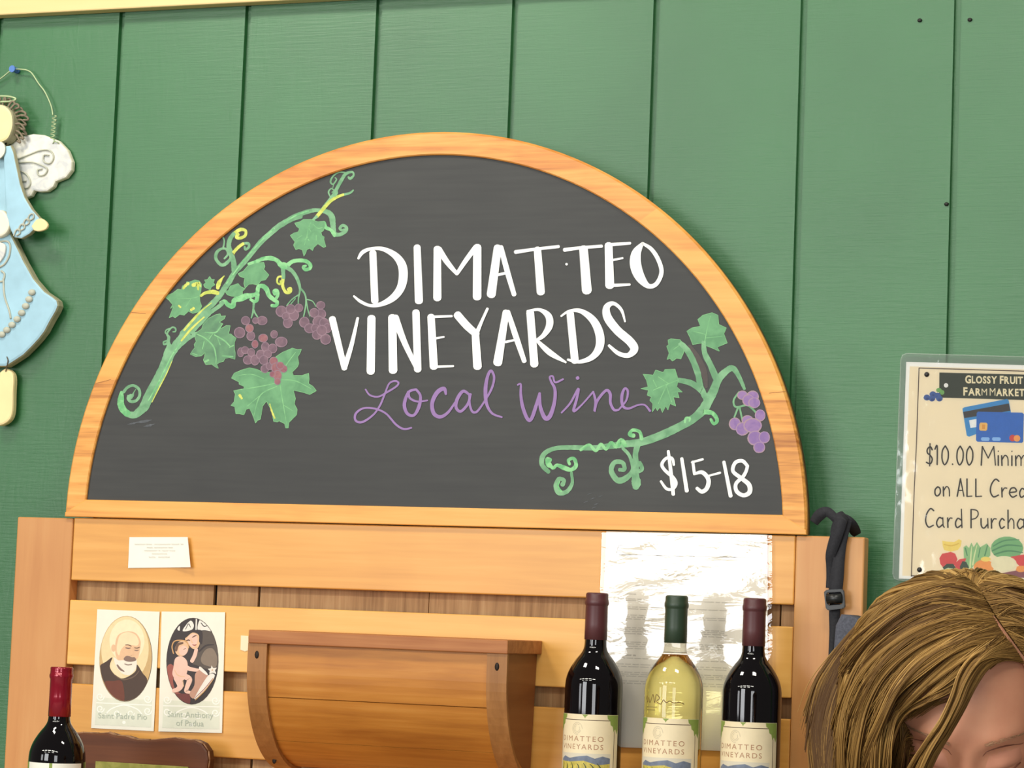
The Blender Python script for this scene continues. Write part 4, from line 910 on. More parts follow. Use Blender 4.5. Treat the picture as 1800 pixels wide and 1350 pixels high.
q = top_at(109, 1171, -.29); print('left', q.z); bottle((q.x, q.y, CT), 'dark wine bottle with shiny red capsule in front of the left rack post', 'red_shiny', .1)

# ================================================================ RUSTIC PICTURE FRAME
wood('rustic_wood', (58, 28, 12), (94, 50, 22), (124, 72, 36), 'X', .7, .55, .1, 21, .5, .6)
plain('bark_edge', (150, 112, 80), .8, var=.3, scale=120)
two_tone('picture_green', (136, 138, 62), (164, 160, 84), 40)
plain('picture_dark', (70, 66, 34), .7, var=.3, scale=80)
Yf = -.10
top = [(66, 1300), (110, 1291), (145, 1288), (172, 1289), (190, 1288), (204, 1293), (220, 1294), (238, 1300), (262, 1301), (285, 1299), (305, 1297), (322, 1300), (342, 1301), (355, 1307), (364, 1320), (366, 1336), (364, 1350)]
tw = [at(x, y, Yf) for x, y in top]
fz = CT
fx0 = tw[0].x
out_ = [Vector((p_.x, 0, p_.z)) for p_ in tw]+[Vector((tw[-1].x-.002, 0, 1.25)), Vector((tw[-1].x+.003, 0, 1.19)), Vector((tw[-1].x-.004, 0, fz+.002)), Vector((tw[8].x, 0, fz)), Vector((fx0+.004, 0, fz)), Vector((fx0-.004, 0, 1.2)), Vector((fx0+.001, 0, 1.27))]
pf = empty('picture_frame', ((fx0+tw[-1].x)/2, Yf, fz), 'dark brown wavy-edged wooden picture frame beside the red-capped bottle', 'picture')
bm = bmesh.new(); add_prism(bm, out_, Yf, Yf+.018, .003)
from_bm('frame_board', bm, MATS['rustic_wood'], pf)
bm = bmesh.new()
for i in range(len(tw)-1):
    add_tube(bm, [Vector((tw[i].x, Yf+.004, tw[i].z-.0005)), Vector((tw[i+1].x, Yf+.004, tw[i+1].z-.0005))], random.uniform(.0012, .0026), 6)
from_bm('bark_rim', bm, MATS['bark_edge'], pf, label='pale bark rim')
g0, g1 = at(168, 1338, Yf-.002), at(331, 1348, Yf-.002)
bm = bmesh.new(); add_box(bm, (g0.x, Yf-.0025, 1.17), (g1.x, Yf-.0003, (g0.z+g1.z)/2), .0005, 1); from_bm('picture_panel', bm, MATS['picture_green'], pf, label='olive green picture')
bm = bmesh.new(); add_box(bm, (g0.x+.004, Yf-.0032, 1.18), (g1.x-.004, Yf-.0026, (g0.z+g1.z)/2-.012), 0); from_bm('picture_image', bm, MATS['picture_dark'], pf)

# ================================================================ PAYMENT SIGN ON THE WALL
plain('sign_paper', (253, 251, 244), .6)
plain('sign_beige', (248, 233, 200), .6, var=.02, scale=30)
plain('sign_line', (84, 62, 52), .6)
plain('sign_dark', (52, 58, 46), .6, var=.06, scale=200)
plain('sign_cream', (250, 236, 196), .6)
plain('sign_ink', (58, 50, 46), .6)
for n, c in (('sg_berry', (58, 92, 160)), ('sg_berry_dark', (44, 70, 130)), ('sg_leaf', (120, 176, 96)), ('sg_card_light', (60, 148, 206)), ('sg_card_blue', (44, 112, 196)), ('sg_black', (60, 56, 58)), ('sg_chip', (244, 196, 110)), ('sg_chip_dark', (224, 160, 70)), ('sg_pale_blue', (150, 196, 240)), ('sg_red', (216, 74, 70)), ('sg_orange', (244, 168, 90)),
             ('sg_yellow', (246, 222, 120)), ('sg_yellow_dark', (230, 196, 90)), ('sg_pepper', (224, 84, 84)), ('sg_melon_green', (134, 188, 130)), ('sg_melon_dark', (96, 152, 108)), ('sg_lettuce', (158, 200, 142)), ('sg_lettuce_pale', (226, 232, 178)), ('sg_broccoli', (66, 84, 66)), ('sg_cream_melon', (240, 232, 196)), ('sg_purple', (150, 90, 96)), ('sg_white', (246, 244, 238))): colour(n, c)
SG = ['sign_paper', 'sign_beige', 'sign_line', 'sign_dark', 'sign_cream', 'sign_ink', 'sg_berry', 'sg_berry_dark', 'sg_leaf', 'sg_card_light', 'sg_card_blue', 'sg_black', 'sg_chip', 'sg_chip_dark', 'sg_pale_blue', 'sg_red', 'sg_orange', 'sg_yellow', 'sg_yellow_dark', 'sg_pepper', 'sg_melon_green', 'sg_melon_dark', 'sg_lettuce', 'sg_lettuce_pale', 'sg_broccoli', 'sg_cream_melon', 'sg_purple', 'sg_white']
si = {n: i for i, n in enumerate(SG)}
YP = -.0025
ps = empty('payment_sign', at(1735, 820, YP), 'laminated card payment notice with fruit drawing on the green wall', 'sign')
q1 = zoom(1560, 610, 6.1375); q2 = zoom(1560, 820, 6.1375)
pp = lambda k: onY(YP-.0004-.00006*k)
RX = 1872                                         # right edge of the sheet, outside the picture
bm = bmesh.new()
add_prism(bm, [at(x, y, YP) for x, y in ((1593, 636), (RX, 644), (RX-14, 1026), (1580, 1017))], YP-.0003, YP-.0001, mi=0)
def PP(pts, n, k): add_poly(bm, [pp(k)(*t) for t in pts], si[n])
PP([(1599, 644), (RX-6, 651), (RX-18, 1021), (1586, 1012)], 'sign_beige', 0)
from_bm('sign_sheet', bm, [MATS[n] for n in SG], ps)
bm = bmesh.new()
for a in ([(1615.5, 647, 1.7), (RX-20, 654, 1.7)], [(1615.5, 647, 1.7), (1611, 780, 1.7), (1607, 860, 1.7), (1602, 1013, 1.7)], [(1602, 1012, 1.7), (RX-34, 1020, 1.7)], [(RX-20, 654, 1.7), (RX-34, 1020, 1.7)]): add_ribbon(bm, a, pp(1), mi=si['sign_line'], sharp=True)
PP(q1([(560, 275)])+[(RX-46, 659), (RX-47, 704)]+q1([(558, 545)]), 'sign_dark', 1)
from_bm('sign_border', bm, [MATS[n] for n in SG], ps)
bm = bmesh.new()
def small_caps(bm, word, x0, x1, base, big, small, k, slope=.012):
    """bold capitals, the first one taller, fitted between x0 and x1"""
    parts_ = []; x = 0
    for i, ch in enumerate(word.upper()):
        sz = big if i == 0 else small
        vs, fs, (a, b_) = text_tris(ch, sz/.70, (.055 if ch != 'M' else 0)*sz)
        parts_.append((vs, fs, x-a)); x += (b_-a)+.10*sz
    sx = (x1-x0)/(x-.10*sz)
    for j, (vs, fs, dx) in enumerate(parts_):
        V = [bm.verts.new(pp(k+.05*j)(x0+(v[0]+dx)*sx, base-v[1]+slope*(v[0]+dx)*sx)) for v in vs]
        for f in fs:
            g = bm.faces.new([V[i] for i in f]); g.material_index = si['sign_cream']
for word, x0, x1, y, bg, sm in (('Glossy', 838, 1183, 388, 13.2, 12.2), ('Fruit', 1212, 1462, 393, 13.2, 12.2), ('Farm', 818, 1074, 519, 13.6, 12.2), ('Market', 1103, 1478, 524, 13.6, 12.2)):
    (xa, ya), (xb, _) = q1([(x0, y), (x1, y)]); small_caps(bm, word, xa, xb, ya, bg, sm, 3)
from_bm('header_lettering', bm, [MATS[n] for n in SG], ps, label='cream capitals GLOSSY FRUIT FARM MARKET')
# hand lettering: strokes in a box one unit high
GL = {'$': [[(.85,.78),(.6,.95),(.2,.82),(.2,.62),(.6,.48),(.85,.28),(.6,.04),(.05,.12)],[(.55,1.12),(.5,-.08)]],
 '1': [[(.0,.82),(.5,1),(.5,.0)]], '0': [[(.5,1),(.15,.75),(.1,.3),(.4,0),(.8,.25),(.85,.7),(.5,1)]], '.': [[(.4,.05),(.5,.02)]],
 'M': [[(.02,0),(.1,1)],[(.1,1),(.5,.38)],[(.5,.38),(.88,1)],[(.88,1),(1,0)]], 'i': [[(.5,.52),(.5,0)],[(.5,.75),(.52,.77)]], 'n': [[(.08,.52),(.12,0)],[(.12,.3),(.5,.54),(.85,.4),(.9,0)]],
 'm': [[(.05,.52),(.07,0)],[(.07,.32),(.28,.54),(.48,.4),(.5,0)],[(.5,.32),(.72,.54),(.92,.4),(.95,0)]], 'u': [[(.08,.52),(.12,.12),(.45,0),(.85,.2)],[(.88,.52),(.92,0)]],
 'o': [[(.5,.52),(.1,.36),(.1,.1),(.45,0),(.88,.16),(.86,.42),(.5,.52)]], 'A': [[(.05,0),(.5,1)],[(.5,1),(.95,0)],[(.2,.34),(.8,.34)]], 'L': [[(.12,1),(.12,.0)],[(.12,.0),(.95,.02)]],
 'C': [[(.95,.88),(.6,1),(.2,.7),(.1,.3),(.4,.0),(.9,.1)]], 'r': [[(.12,.52),(.16,0)],[(.16,.28),(.5,.5),(.9,.5)]], 'e': [[(.1,.26),(.88,.32),(.7,.52),(.25,.48),(.1,.2),(.45,0),(.92,.1)]],
 'd': [[(.85,.4),(.4,.5),(.1,.25),(.3,.0),(.85,.14)],[(.85,1),(.92,0)]], 't': [[(.45,.85),(.45,.1),(.75,0)],[(.1,.56),(.9,.58)]], 'a': [[(.82,.45),(.4,.52),(.1,.24),(.35,0),(.82,.16)],[(.82,.52),(.86,.1),(1,0)]],
 'P': [[(.1,1),(.1,0)],[(.1,1),(.75,.94),(.9,.72),(.6,.52),(.1,.46)]], 'c': [[(.88,.44),(.5,.53),(.12,.28),(.4,0),(.9,.1)]], 'h': [[(.1,1),(.12,0)],[(.12,.28),(.5,.54),(.86,.4),(.9,0)]], 's': [[(.85,.44),(.5,.54),(.18,.42),(.5,.27),(.85,.14),(.5,0),(.1,.06)]]}
bm = bmesh.new()
def hand(items, base0, slope, H, w=2.35):
    for ch, x0, x1 in items:
        for k_, st in enumerate(GL[ch]):
            add_ribbon(bm, [(x0+(x1-x0)*u, base0+slope*(x0-1625)-v*H, w*(1.1 if k_ == 0 else .9)) for u, v in st], pp(3+.3*k_), mi=si['sign_ink'], n=5)
X1 = lambda v: 1560+v/6.1375
L1 = [('$',415,495),('1',512,560),('0',580,668),('.',690,718),('0',742,828),('0',846,932),('M',1008,1165),('i',1185,1205),('n',1225,1310),('i',1332,1352),('m',1376,1505),('u',1525,1610),('m',1632,1760)]
hand([(c, X1(a), X1(b_)) for c, a, b_ in L1], 816.5, .013, 33)
L2 = [('o',508,576),('n',596,676),('A',748,828),('L',850,915),('L',944,1020),('C',1100,1208),('r',1225,1295),('e',1308,1400),('d',1418,1500),('i',1522,1542),('t',1556,1626)]
hand([(c, X1(a), X1(b_)) for c, a, b_ in L2], 871.5, .016, 31)
L3 = [('C',402,505),('a',520,614),('r',642,704),('d',725,810),('P',892,988),('u',1002,1092),('r',1112,1182),('c',1200,1268),('h',1292,1372),('a',1392,1485),('s',1502,1565),('e',1582,1662),('s',1680,1745)]
hand([(c, X1(a), X1(b_)) for c, a, b_ in L3], 926.5, .018, 32.5)
from_bm('notice_lettering', bm, [MATS[n] for n in SG], ps, label='dark hand lettering $10.00 Minimum on ALL Credit Card Purchases')
bm = bmesh.new()
def EB(z, cx, cy, rx, ry, n, k, w=.0):
    (x, y), = z([(cx, cy)]); s = 1/6.1375; add_blob(bm, x, y, rx*s, ry*s, pp(k), si[n], wob=w)
EB(q1, 555, 465, 30, 24, 'sg_leaf', 2); EB(q1, 590, 490, 24, 26, 'sg_leaf', 2.2)
for i, (cx, cy) in enumerate(((425, 545), (490, 510), (540, 525), (480, 555), (560, 555))): EB(q1, cx, cy, 36, 32, 'sg_berry', 2.4+.2*i); EB(q1, cx+6, cy+12, 20, 12, 'sg_berry_dark', 2.5+.2*i)
EB(q1, 632, 414, 24, 24, 'sg_white', 3)
from_bm('blueberry_drawing', bm, [MATS[n] for n in SG], ps)
bm = bmesh.new()
PP(q1([(808, 665), (830, 650), (1290, 560), (1308, 575), (1330, 690), (1330, 800), (880, 968), (855, 955)]), 'sg_card_light', 2)
PP(q1([(816, 700), (1310, 608), (1325, 688), (828, 768)]), 'sg_black', 2.4); PP(q1([(880, 790), (990, 772), (1000, 860), (895, 872)]), 'sg_white', 2.5)
PP(q1([(962, 715), (975, 697), (1455, 708), (1472, 725), (1465, 1020), (1450, 1034), (970, 1022), (955, 1005)]), 'sg_card_blue', 3)
PP(q1([(992, 830), (1005, 815), (1065, 816), (1080, 830), (1076, 890), (1062, 905), (1002, 902), (990, 888)]), 'sg_chip', 3.4); PP(q1([(1020, 835), (1055, 836), (1052, 885), (1018, 884)]), 'sg_chip_dark', 3.5)
for a in (1005, 1125): add_ribbon(bm, q1([(a+18, 992, 38), (a+82, 993, 38)]), pp(3.4), mi=si['sg_pale_blue'], sharp=True)
EB(q1, 1350, 982, 36, 36, 'sg_red', 3.4); EB(q1, 1397, 985, 36, 36, 'sg_orange', 3.5)
from_bm('bank_card_drawing', bm, [MATS[n] for n in SG], ps)
bm = bmesh.new()
PP(q2([(590, 800), (640, 810), (720, 815), (770, 785), (800, 800), (790, 860), (760, 900), (680, 920), (610, 900), (595, 850)]), 'sg_yellow', 2); add_ribbon(bm, q2([(610, 840, 10), (690, 855, 14), (770, 830, 10)]), pp(2.2), mi=si['sg_yellow_dark'])
PP(q2([(820, 870), (850, 850), (880, 880), (905, 820), (930, 870), (965, 815), (1000, 870), (1070, 830), (1110, 880), (1110, 960), (1060, 1010), (960, 1030), (900, 1110), (860, 1080), (825, 990)]), 'sg_lettuce', 2)
for v in ([(890, 1100, 20), (900, 960, 16), (910, 860, 8)], [(920, 1060, 20), (940, 950, 14), (965, 850, 8)]): add_ribbon(bm, q2(v), pp(2.3), mi=si['sg_lettuce_pale'])
for v in ([(840, 880, 14), (860, 960, 12)], [(1080, 850, 12), (1050, 960, 14)], [(1000, 880, 10), (980, 980, 10)]): add_ribbon(bm, q2(v), pp(2.3), mi=si['sg_melon_dark'])
EB(q2, 1290, 880, 175, 125, 'sg_melon_green', 2.1)
for v in ([(1140, 860, 12), (1260, 800, 14), (1420, 790, 8)], [(1130, 910, 14), (1280, 850, 18), (1450, 860, 10)], [(1150, 950, 14), (1300, 910, 18), (1460, 930, 10)]): add_ribbon(bm, q2(v), pp(2.3), mi=si['sg_melon_dark'])
PP(q2([(560, 990), (590, 940), (650, 930), (680, 920), (730, 940), (755, 1000), (730, 1060), (680, 1100), (600, 1090), (570, 1050)]), 'sg_pepper', 2.4); PP(q2([(720, 1050), (780, 1000), (850, 990), (830, 1050), (780, 1120), (740, 1110)]), 'sg_pepper', 2.4)
PP(q2([(595, 1090), (640, 1050), (710, 1050), (740, 1100), (720, 1150), (640, 1150)]), 'sg_broccoli', 2.7); PP(q2([(780, 1080), (810, 1020), (850, 1030), (880, 1090), (850, 1140), (790, 1140)]), 'sg_broccoli', 2.7)
EB(q2, 665, 1110, 50, 14, 'sg_lettuce_pale', 2.9, .2); EB(q2, 690, 1165, 105, 36, 'sg_melon_dark', 2.8); EB(q2, 700, 1175, 85, 26, 'sg_lettuce_pale', 3)
EB(q2, 1040, 1085, 110, 80, 'sg_orange', 2.8); EB(q2, 1060, 1000, 55, 26, 'sg_yellow', 2.9); EB(q2, 1255, 1050, 140, 85, 'sg_cream_melon', 3); EB(q2, 870, 1140, 60, 40, 'sg_lettuce_pale', 3)
PP(q2([(1325, 975), (1400, 960), (1560, 940), (1600, 1060), (1500, 1150), (1430, 1080)]), 'sg_pepper', 2.9); PP(q2([(1240, 1150), (1400, 1120), (1560, 1140), (1560, 1200), (1220, 1200)]), 'sg_purple', 3.1); EB(q2, 1445, 1105, 60, 36, 'sg_orange', 3.2, .1)
EB(q2, 870, 1195, 60, 20, 'sg_broccoli', 3.1, .1); EB(q2, 1160, 1190, 60, 24, 'sg_purple', 3.1)
PP(q2([(1225, 1230), (1300, 1205), (1480, 1215), (1480, 1240)]), 'sg_white', 3.3)
from_bm('produce_drawing', bm, [MATS[n] for n in SG], ps)
bm = bmesh.new()
def rounded(c, r=10):
    out = []
    for i, p_ in enumerate(c):
        a, b_ = c[i-1], c[(i+1) % len(c)]
        for s in (a, None, b_):
            if s is None: out.append((p_[0]+(.28*((a[0]-p_[0])/math.dist(a, p_)+(b_[0]-p_[0])/math.dist(b_, p_)))*r, p_[1]+(.28*((a[1]-p_[1])/math.dist(a, p_)+(b_[1]-p_[1])/math.dist(b_, p_)))*r)); continue
            d = math.dist(s, p_); out.append((p_[0]+(s[0]-p_[0])/d*r, p_[1]+(s[1]-p_[1])/d*r))
    return out
oc, ic = rounded([(1584, 621), (RX+14, 630), (RX, 1040), (1569, 1019)]), None
m, nt, p = new_mat('laminate'); out = nt.nodes['Material Output']; nt.nodes.remove(p)
tr_, gl, df = N(nt, 'ShaderNodeBsdfTransparent'), N(nt, 'ShaderNodeBsdfGlossy'), N(nt, 'ShaderNodeBsdfDiffuse'); gl.inputs['Roughness'].default_value = .05
df.inputs['Color'].default_value = srgb(205, 215, 205)
fr = N(nt, 'ShaderNodeFresnel'); fr.inputs['IOR'].default_value = 1.55
mx1 = N(nt, 'ShaderNodeMixShader'); mx1.inputs[0].default_value = .03; nt.links.new(tr_.outputs[0], mx1.inputs[1]); nt.links.new(df.outputs[0], mx1.inputs[2])
mx2 = N(nt, 'ShaderNodeMixShader'); nt.links.new(fr.outputs[0], mx2.inputs[0]); nt.links.new(mx1.outputs[0], mx2.inputs[1]); nt.links.new(gl.outputs[0], mx2.inputs[2])
tc = N(nt, 'ShaderNodeTexCoord'); no = N(nt, 'ShaderNodeTexNoise', i_Scale=14.0, i_Detail=3.0); nt.links.new(tc.outputs['Object'], no.inputs['Vector'])
b = N(nt, 'ShaderNodeBump', i_Strength=.25, i_Distance=.004); nt.links.new(no.outputs['Fac'], b.inputs['Height']); nt.links.new(b.outputs['Normal'], gl.inputs['Normal'])
nt.links.new(mx2.outputs[0], out.inputs['Surface'])
add_poly(bm, [at(x, y, YP-.0012) for x, y in oc])
bmesh.ops.recalc_face_normals(bm, faces=bm.faces)
for f in list(bm.faces):
    if f.normal.y > 0: f.normal_flip()
from_bm('laminate_pouch', bm, MATS['laminate'], ps, label='clear laminate with a margin all round')
m, nt, p = new_mat('laminate_edge'); out = nt.nodes['Material Output']
p.inputs['Base Color'].default_value = srgb(196, 210, 196); p.inputs['Roughness'].default_value = .12
tr_, mx1 = N(nt, 'ShaderNodeBsdfTransparent'), N(nt, 'ShaderNodeMixShader'); mx1.inputs[0].default_value = .28
nt.links.new(tr_.outputs[0], mx1.inputs[1]); nt.links.new(p.outputs[0], mx1.inputs[2]); nt.links.new(mx1.outputs[0], out.inputs['Surface'])
bm = bmesh.new()
ins = [(1593, 636), (RX, 644), (RX-14, 1026), (1580, 1017)]
lay = lambda q: at(q[0], q[1], YP-.0006)
for i in range(4):
    j = (i+1) % 4; o0, o1 = oc[3*i:3*i+3], oc[3*j:3*j+3]
    vs = [bm.verts.new(lay(q)) for q in (o0[1], o0[2], o1[0], o1[1], ins[j], ins[i])]
    bm.faces.new(vs)
bmesh.ops.remove_doubles(bm, verts=bm.verts, dist=1e-5)
ring = [at(x, y, YP-.0008) for x, y in oc]; add_tube(bm, ring+[ring[0]], .0007, 6)
from_bm('laminate_margin', bm, MATS['laminate_edge'], ps, label='cloudy clear margin of the pouch')
plain('tack_black', (30, 28, 28), .4)
for (cx, cy), z in (((423, 296), q1), ((345, 1114), q2)):
    (x, y), = z([(cx, cy)]); c = at(x, y, YP-.0013); bm = bmesh.new(); add_ball(bm, c, .0032, 12, 8, sc=(1, .6, 1))
    add_tube(bm, [c, Vector((c.x, .004, c.z))], .0006, 6)
    tag(from_bm('tack', bm, MATS['tack_black'], base=c), 'black tack in the %s corner of the payment notice' % ('upper left' if z is q1 else 'lower left'), 'tack', 'tacks holding the payment notice')

# ================================================================ ANGEL ORNAMENT
plain('angel_blue', (164, 204, 220), .6, var=.08, scale=35)
plain('angel_edge', (176, 172, 140), .7, var=.1)
plain('angel_skin', (246, 226, 168), .6, var=.04, scale=40)
two_tone('angel_wing', (206, 208, 206), (236, 234, 220), 55)
plain('angel_trim', (188, 190, 172), .6, var=.1)
plain('angel_white', (244, 238, 214), .6, var=.04)
plain('angel_wire', (178, 196, 150), .45, .5, .3)
plain('angel_hair', (128, 116, 96), .7, var=.2, scale=200)
plain('angel_hair_dark', (96, 84, 68), .7)
AXC = at(-2, 420, -.02).x
ang = empty('angel_ornament', (AXC, -.01, at(0, 740, -.02).z), 'pale blue wooden angel ornament hanging on the green wall at the left edge', 'ornament')
def mir(pts): return [Vector((2*AXC-q.x, q.y, q.z)) for q in reversed(pts)]
def slab(name, px, y0, y1, mats, par=ang, both=False, bev=.003, edge=True, close=None):
    pts = [at(x, y, (y0+y1)/2) for x, y in px]
    for k in range(2 if both else 1):
        q = pts if k == 0 else mir(pts)
        bm = bmesh.new(); add_prism(bm, q, y0, y1, bev)
        for f in bm.faces:
            if edge and abs(f.normal.y) < .5 if f.normal.length else False: f.material_index = 1
        bm.normal_update()
        for f in bm.faces: f.material_index = 1 if (edge and abs(f.normal.y) < .6) else 0
        o = from_bm(name, bm, mats, par)
    return o
def full(px, Y):                 # right half outline from top centre to bottom centre, mirrored to a whole
    r_ = [at(x, y, Y) for x, y in px[1:-1]]; return r_+mir(r_)
blue = [MATS['angel_blue'], MATS['angel_edge']]
cs = lambda pts, n=4: [p_[:2] for p_ in catmull(pts, n)]
wing = [(8, 262), (25, 252), (38, 241), (60, 236), (80, 238), (105, 248), (121, 265), (129, 285), (128, 300), (118, 313), (103, 319), (100, 320), (96, 329), (85, 337), (72, 338), (62, 336), (57, 345), (48, 349), (36, 330), (20, 310)]
slab('wing', wing, -.012, -.003, [MATS['angel_wing'], MATS['angel_white']], both=True)
def curl(bm, pts, Y, r): add_tube(bm, [at(x, y, Y) for x, y in cs(pts, 5)], r, 6)
bm = bmesh.new()
for pts in ([(30, 280), (50, 272), (72, 264), (88, 265), (94, 276), (88, 287), (77, 284), (77, 273), (86, 273)], [(30, 286), (55, 285), (72, 290), (83, 297), (78, 307), (68, 308), (66, 299), (74, 297)], [(33, 300), (45, 305), (53, 318), (50, 329), (41, 330), (38, 320), (46, 318)]):
    curl(bm, pts, -.0135, .0012)
from_bm('wing_curls', bm, MATS['angel_trim'], ang, label='raised pale curls on the wing')
body = full([(-2, 250), (8, 252), (16, 262), (18, 340), (16, 400), (22, 412), (32, 432), (46, 461), (63, 491), (82, 513), (97, 523), (104, 529), (106, 538), (102, 548), (92, 565), (82, 584), (72, 597), (60, 610), (45, 625), (30, 635), (14, 645), (-2, 650)], -.018)
bm = bmesh.new(); add_prism(bm, body, -.025, -.009, .004); bm.normal_update()
for f in bm.faces: f.material_index = 1 if abs(f.normal.y) < .6 else 0
from_bm('dress', bm, blue, ang)
sleeve = [(8, 258), (21, 256), (26, 268), (31, 292), (38, 325), (46, 348), (58, 368), (72, 384), (66, 400), (54, 412), (40, 420), (27, 418), (21, 406), (14, 385), (11, 350), (9, 300)]
slab('sleeve', sleeve, -.034, -.0255, blue, both=True, bev=.0025)
slab('hand', cs([(56, 398), (64, 387), (73, 384), (82, 390), (85, 397), (80, 404), (68, 407), (60, 405)], 3), -.0385, -.0345, [MATS['angel_skin'], MATS['angel_skin']], both=True, bev=.0015)
bm = bmesh.new()
for k in range(4):
    x, y = 28+k*8, 412-k*9
    curl(bm, [(x-4, y+3), (x, y-7), (x+6, y-9), (x+7, y-2), (x+1, y+2)], -.0352, .0012)
from_bm('cuff_trim', bm, MATS['angel_trim'], ang)
slab('dove', cs([(-16, 390), (-8, 374), (6, 370), (16, 382), (19, 398), (12, 412), (-4, 418), (-15, 408), (-16, 390)], 3), -.035, -.0255, [MATS['angel_white'], MATS['angel_white']], bev=.003)
bm = bmesh.new()
for pts in ([(-18, 430), (-4, 426), (12, 424), (18, 432), (16, 450), (8, 464), (-2, 470)], [(-2, 470), (-10, 462), (-18, 448), (-18, 430)], [(2, 476), (8, 482), (5, 494), (-4, 494)], [(6, 490), (8, 520), (16, 545), (19, 560)]): curl(bm, pts, -.0258, .0015)
from_bm('dress_curls', bm, MATS['angel_trim'], ang)
hp_ = [at(x, y, -.018) for x, y in cs([(-2, 430), (8, 428), (16, 434), (14, 450), (6, 462), (-2, 468)], 4)]
bm = bmesh.new(); add_prism(bm, hp_+mir(hp_)[1:-1], -.0285, -.0253, .001); from_bm('dress_heart', bm, MATS['angel_wing'], ang)
beads = []
for x, y in ((56, 514), (51, 526), (45, 538), (38, 550), (30, 561), (21, 571), (12, 580), (3, 588)):
    beads.append(at(x, y, -.0265))
for s in (1, -1):
    bm = bmesh.new()
    for c in beads: add_ball(bm, (c.x if s > 0 else 2*AXC-c.x, c.y, c.z), .0058, 12, 8, sc=(1.05, .6, .8))
    from_bm('bead_trim', bm, MATS['angel_trim'], ang)
slab('head', cs([(-31, 215), (-27, 196), (-14, 187), (0, 185), (15, 188), (26, 200), (29, 218), (26, 234), (18, 248), (0, 254), (-20, 249), (-29, 233), (-31, 215)], 3)[:-1], -.034, -.013, [MATS['angel_skin'], MATS['angel_edge']], bev=.004)
slab('collar', cs([(-8, 252), (2, 249), (9, 256), (9, 268), (3, 277), (-6, 280), (-14, 270), (-8, 252)], 3)[:-1], -.0375, -.0345, [MATS['angel_white'], MATS['angel_trim']], bev=.001)
bm = bmesh.new()
rr = random.Random(3)
for k in range(26):
    a = math.radians(-38+k*10.5); bx_, by_ = -1+29*math.cos(a), 216-33*math.sin(a)
    l = rr.uniform(13, 21); dx, dy = math.cos(a), -math.sin(a)*.8
    if by_ > 245: continue
    curl(bm, [(bx_-dx*6, by_-dy*6), (bx_+dx*l*.5, by_+dy*l*.5-3), (bx_+dx*l, by_+dy*l+2), (bx_+dx*(l+2), by_+dy*l+7), (bx_+dx*l*.7, by_+dy*l*.7+6)], -.016-rr.random()*.012, .0017)
from_bm('hair', bm, MATS['angel_hair'], ang)
bm = bmesh.new(); curl(bm, [(-34, 176), (-20, 170), (0, 169), (18, 170), (28, 174), (20, 178), (0, 179)], -.024, .0016); from_bm('halo_wire', bm, MATS['angel_wire'], ang)
lx = at(9, 700, -.014).x
for s in (1, -1):
    pts = [at(x, y, -.014) for x, y in cs([(2, 655), (12, 648), (24, 655), (27, 668), (26, 690), (25, 722), (20, 738), (8, 747), (-3, 747), (-4, 730), (-2, 700), (-3, 672)], 3)]
    if s < 0: pts = mir(pts)
    bm = bmesh.new(); add_prism(bm, pts, -.019, -.009, .003); bm.normal_update()
    leg = from_bm('leg', bm, MATS['angel_skin'], ang)
    a = [at(10, 653, -.0195), at(12, 645, -.022), at(14, 634, -.0265), at(12, 627, -.0255)]
    if s < 0: a = mir(a)
    bm = bmesh.new(); add_tube(bm, a, .0008, 6, n=4); from_bm('wire_loop', bm, MATS['angel_hair_dark'], leg)
pin = at(29, 125, -.012)
wr = [(93, 203), (91, 190), (86, 176), (78, 160), (68, 147), (57, 130), (49, 124), (39, 122), (29, 121.5), (22, 122), (14, 128), (4, 136), (-8, 143), (-60, 168), (-90, 205)]
coil = []
for k in range(40):
    t = k/39; coil.append((96-4*t+4.5*math.sin(k*1.05), 203+44*t))
bm = bmesh.new(); add_tube(bm, [at(x, y, -.009) for x, y in cs(wr, 4)], .0011, 6)
add_tube(bm, [at(x, y, -.011) for x, y in coil], .0009, 5); add_tube(bm, [at(-90-4*t+4.5*math.sin(k*1.05), 205+44*t, -.011) for k, t in [(k, k/39) for k in range(40)]], .0009, 5)
add_tube(bm, [at(96, 247, -.0115), at(93, 252, -.0128), at(97, 248, -.0145), at(104, 252, -.013)], .0008, 5)
from_bm('hanging_wire', bm, MATS['angel_wire'], ang, label='thin pale green wire with coiled ends')
plain('pin_blue', (74, 120, 190), .3, .5)
bm = bmesh.new(); c = at(29, 124, -.004)
add_tube(bm, [(c.x, .0, c.z), (c.x, -.006, c.z)], .0042, 14); add_tube(bm, [(c.x, -.006, c.z), (c.x, -.0065, c.z), (c.x, -.014, c.z), (c.x, -.0145, c.z), (c.x, -.017, c.z)], [.0042, .0028, .0026, .0052, .005], 14)
tag(from_bm('push_pin', bm, MATS['pin_blue'], base=c), 'blue push pin in the wall holding the angel wire', 'pin')

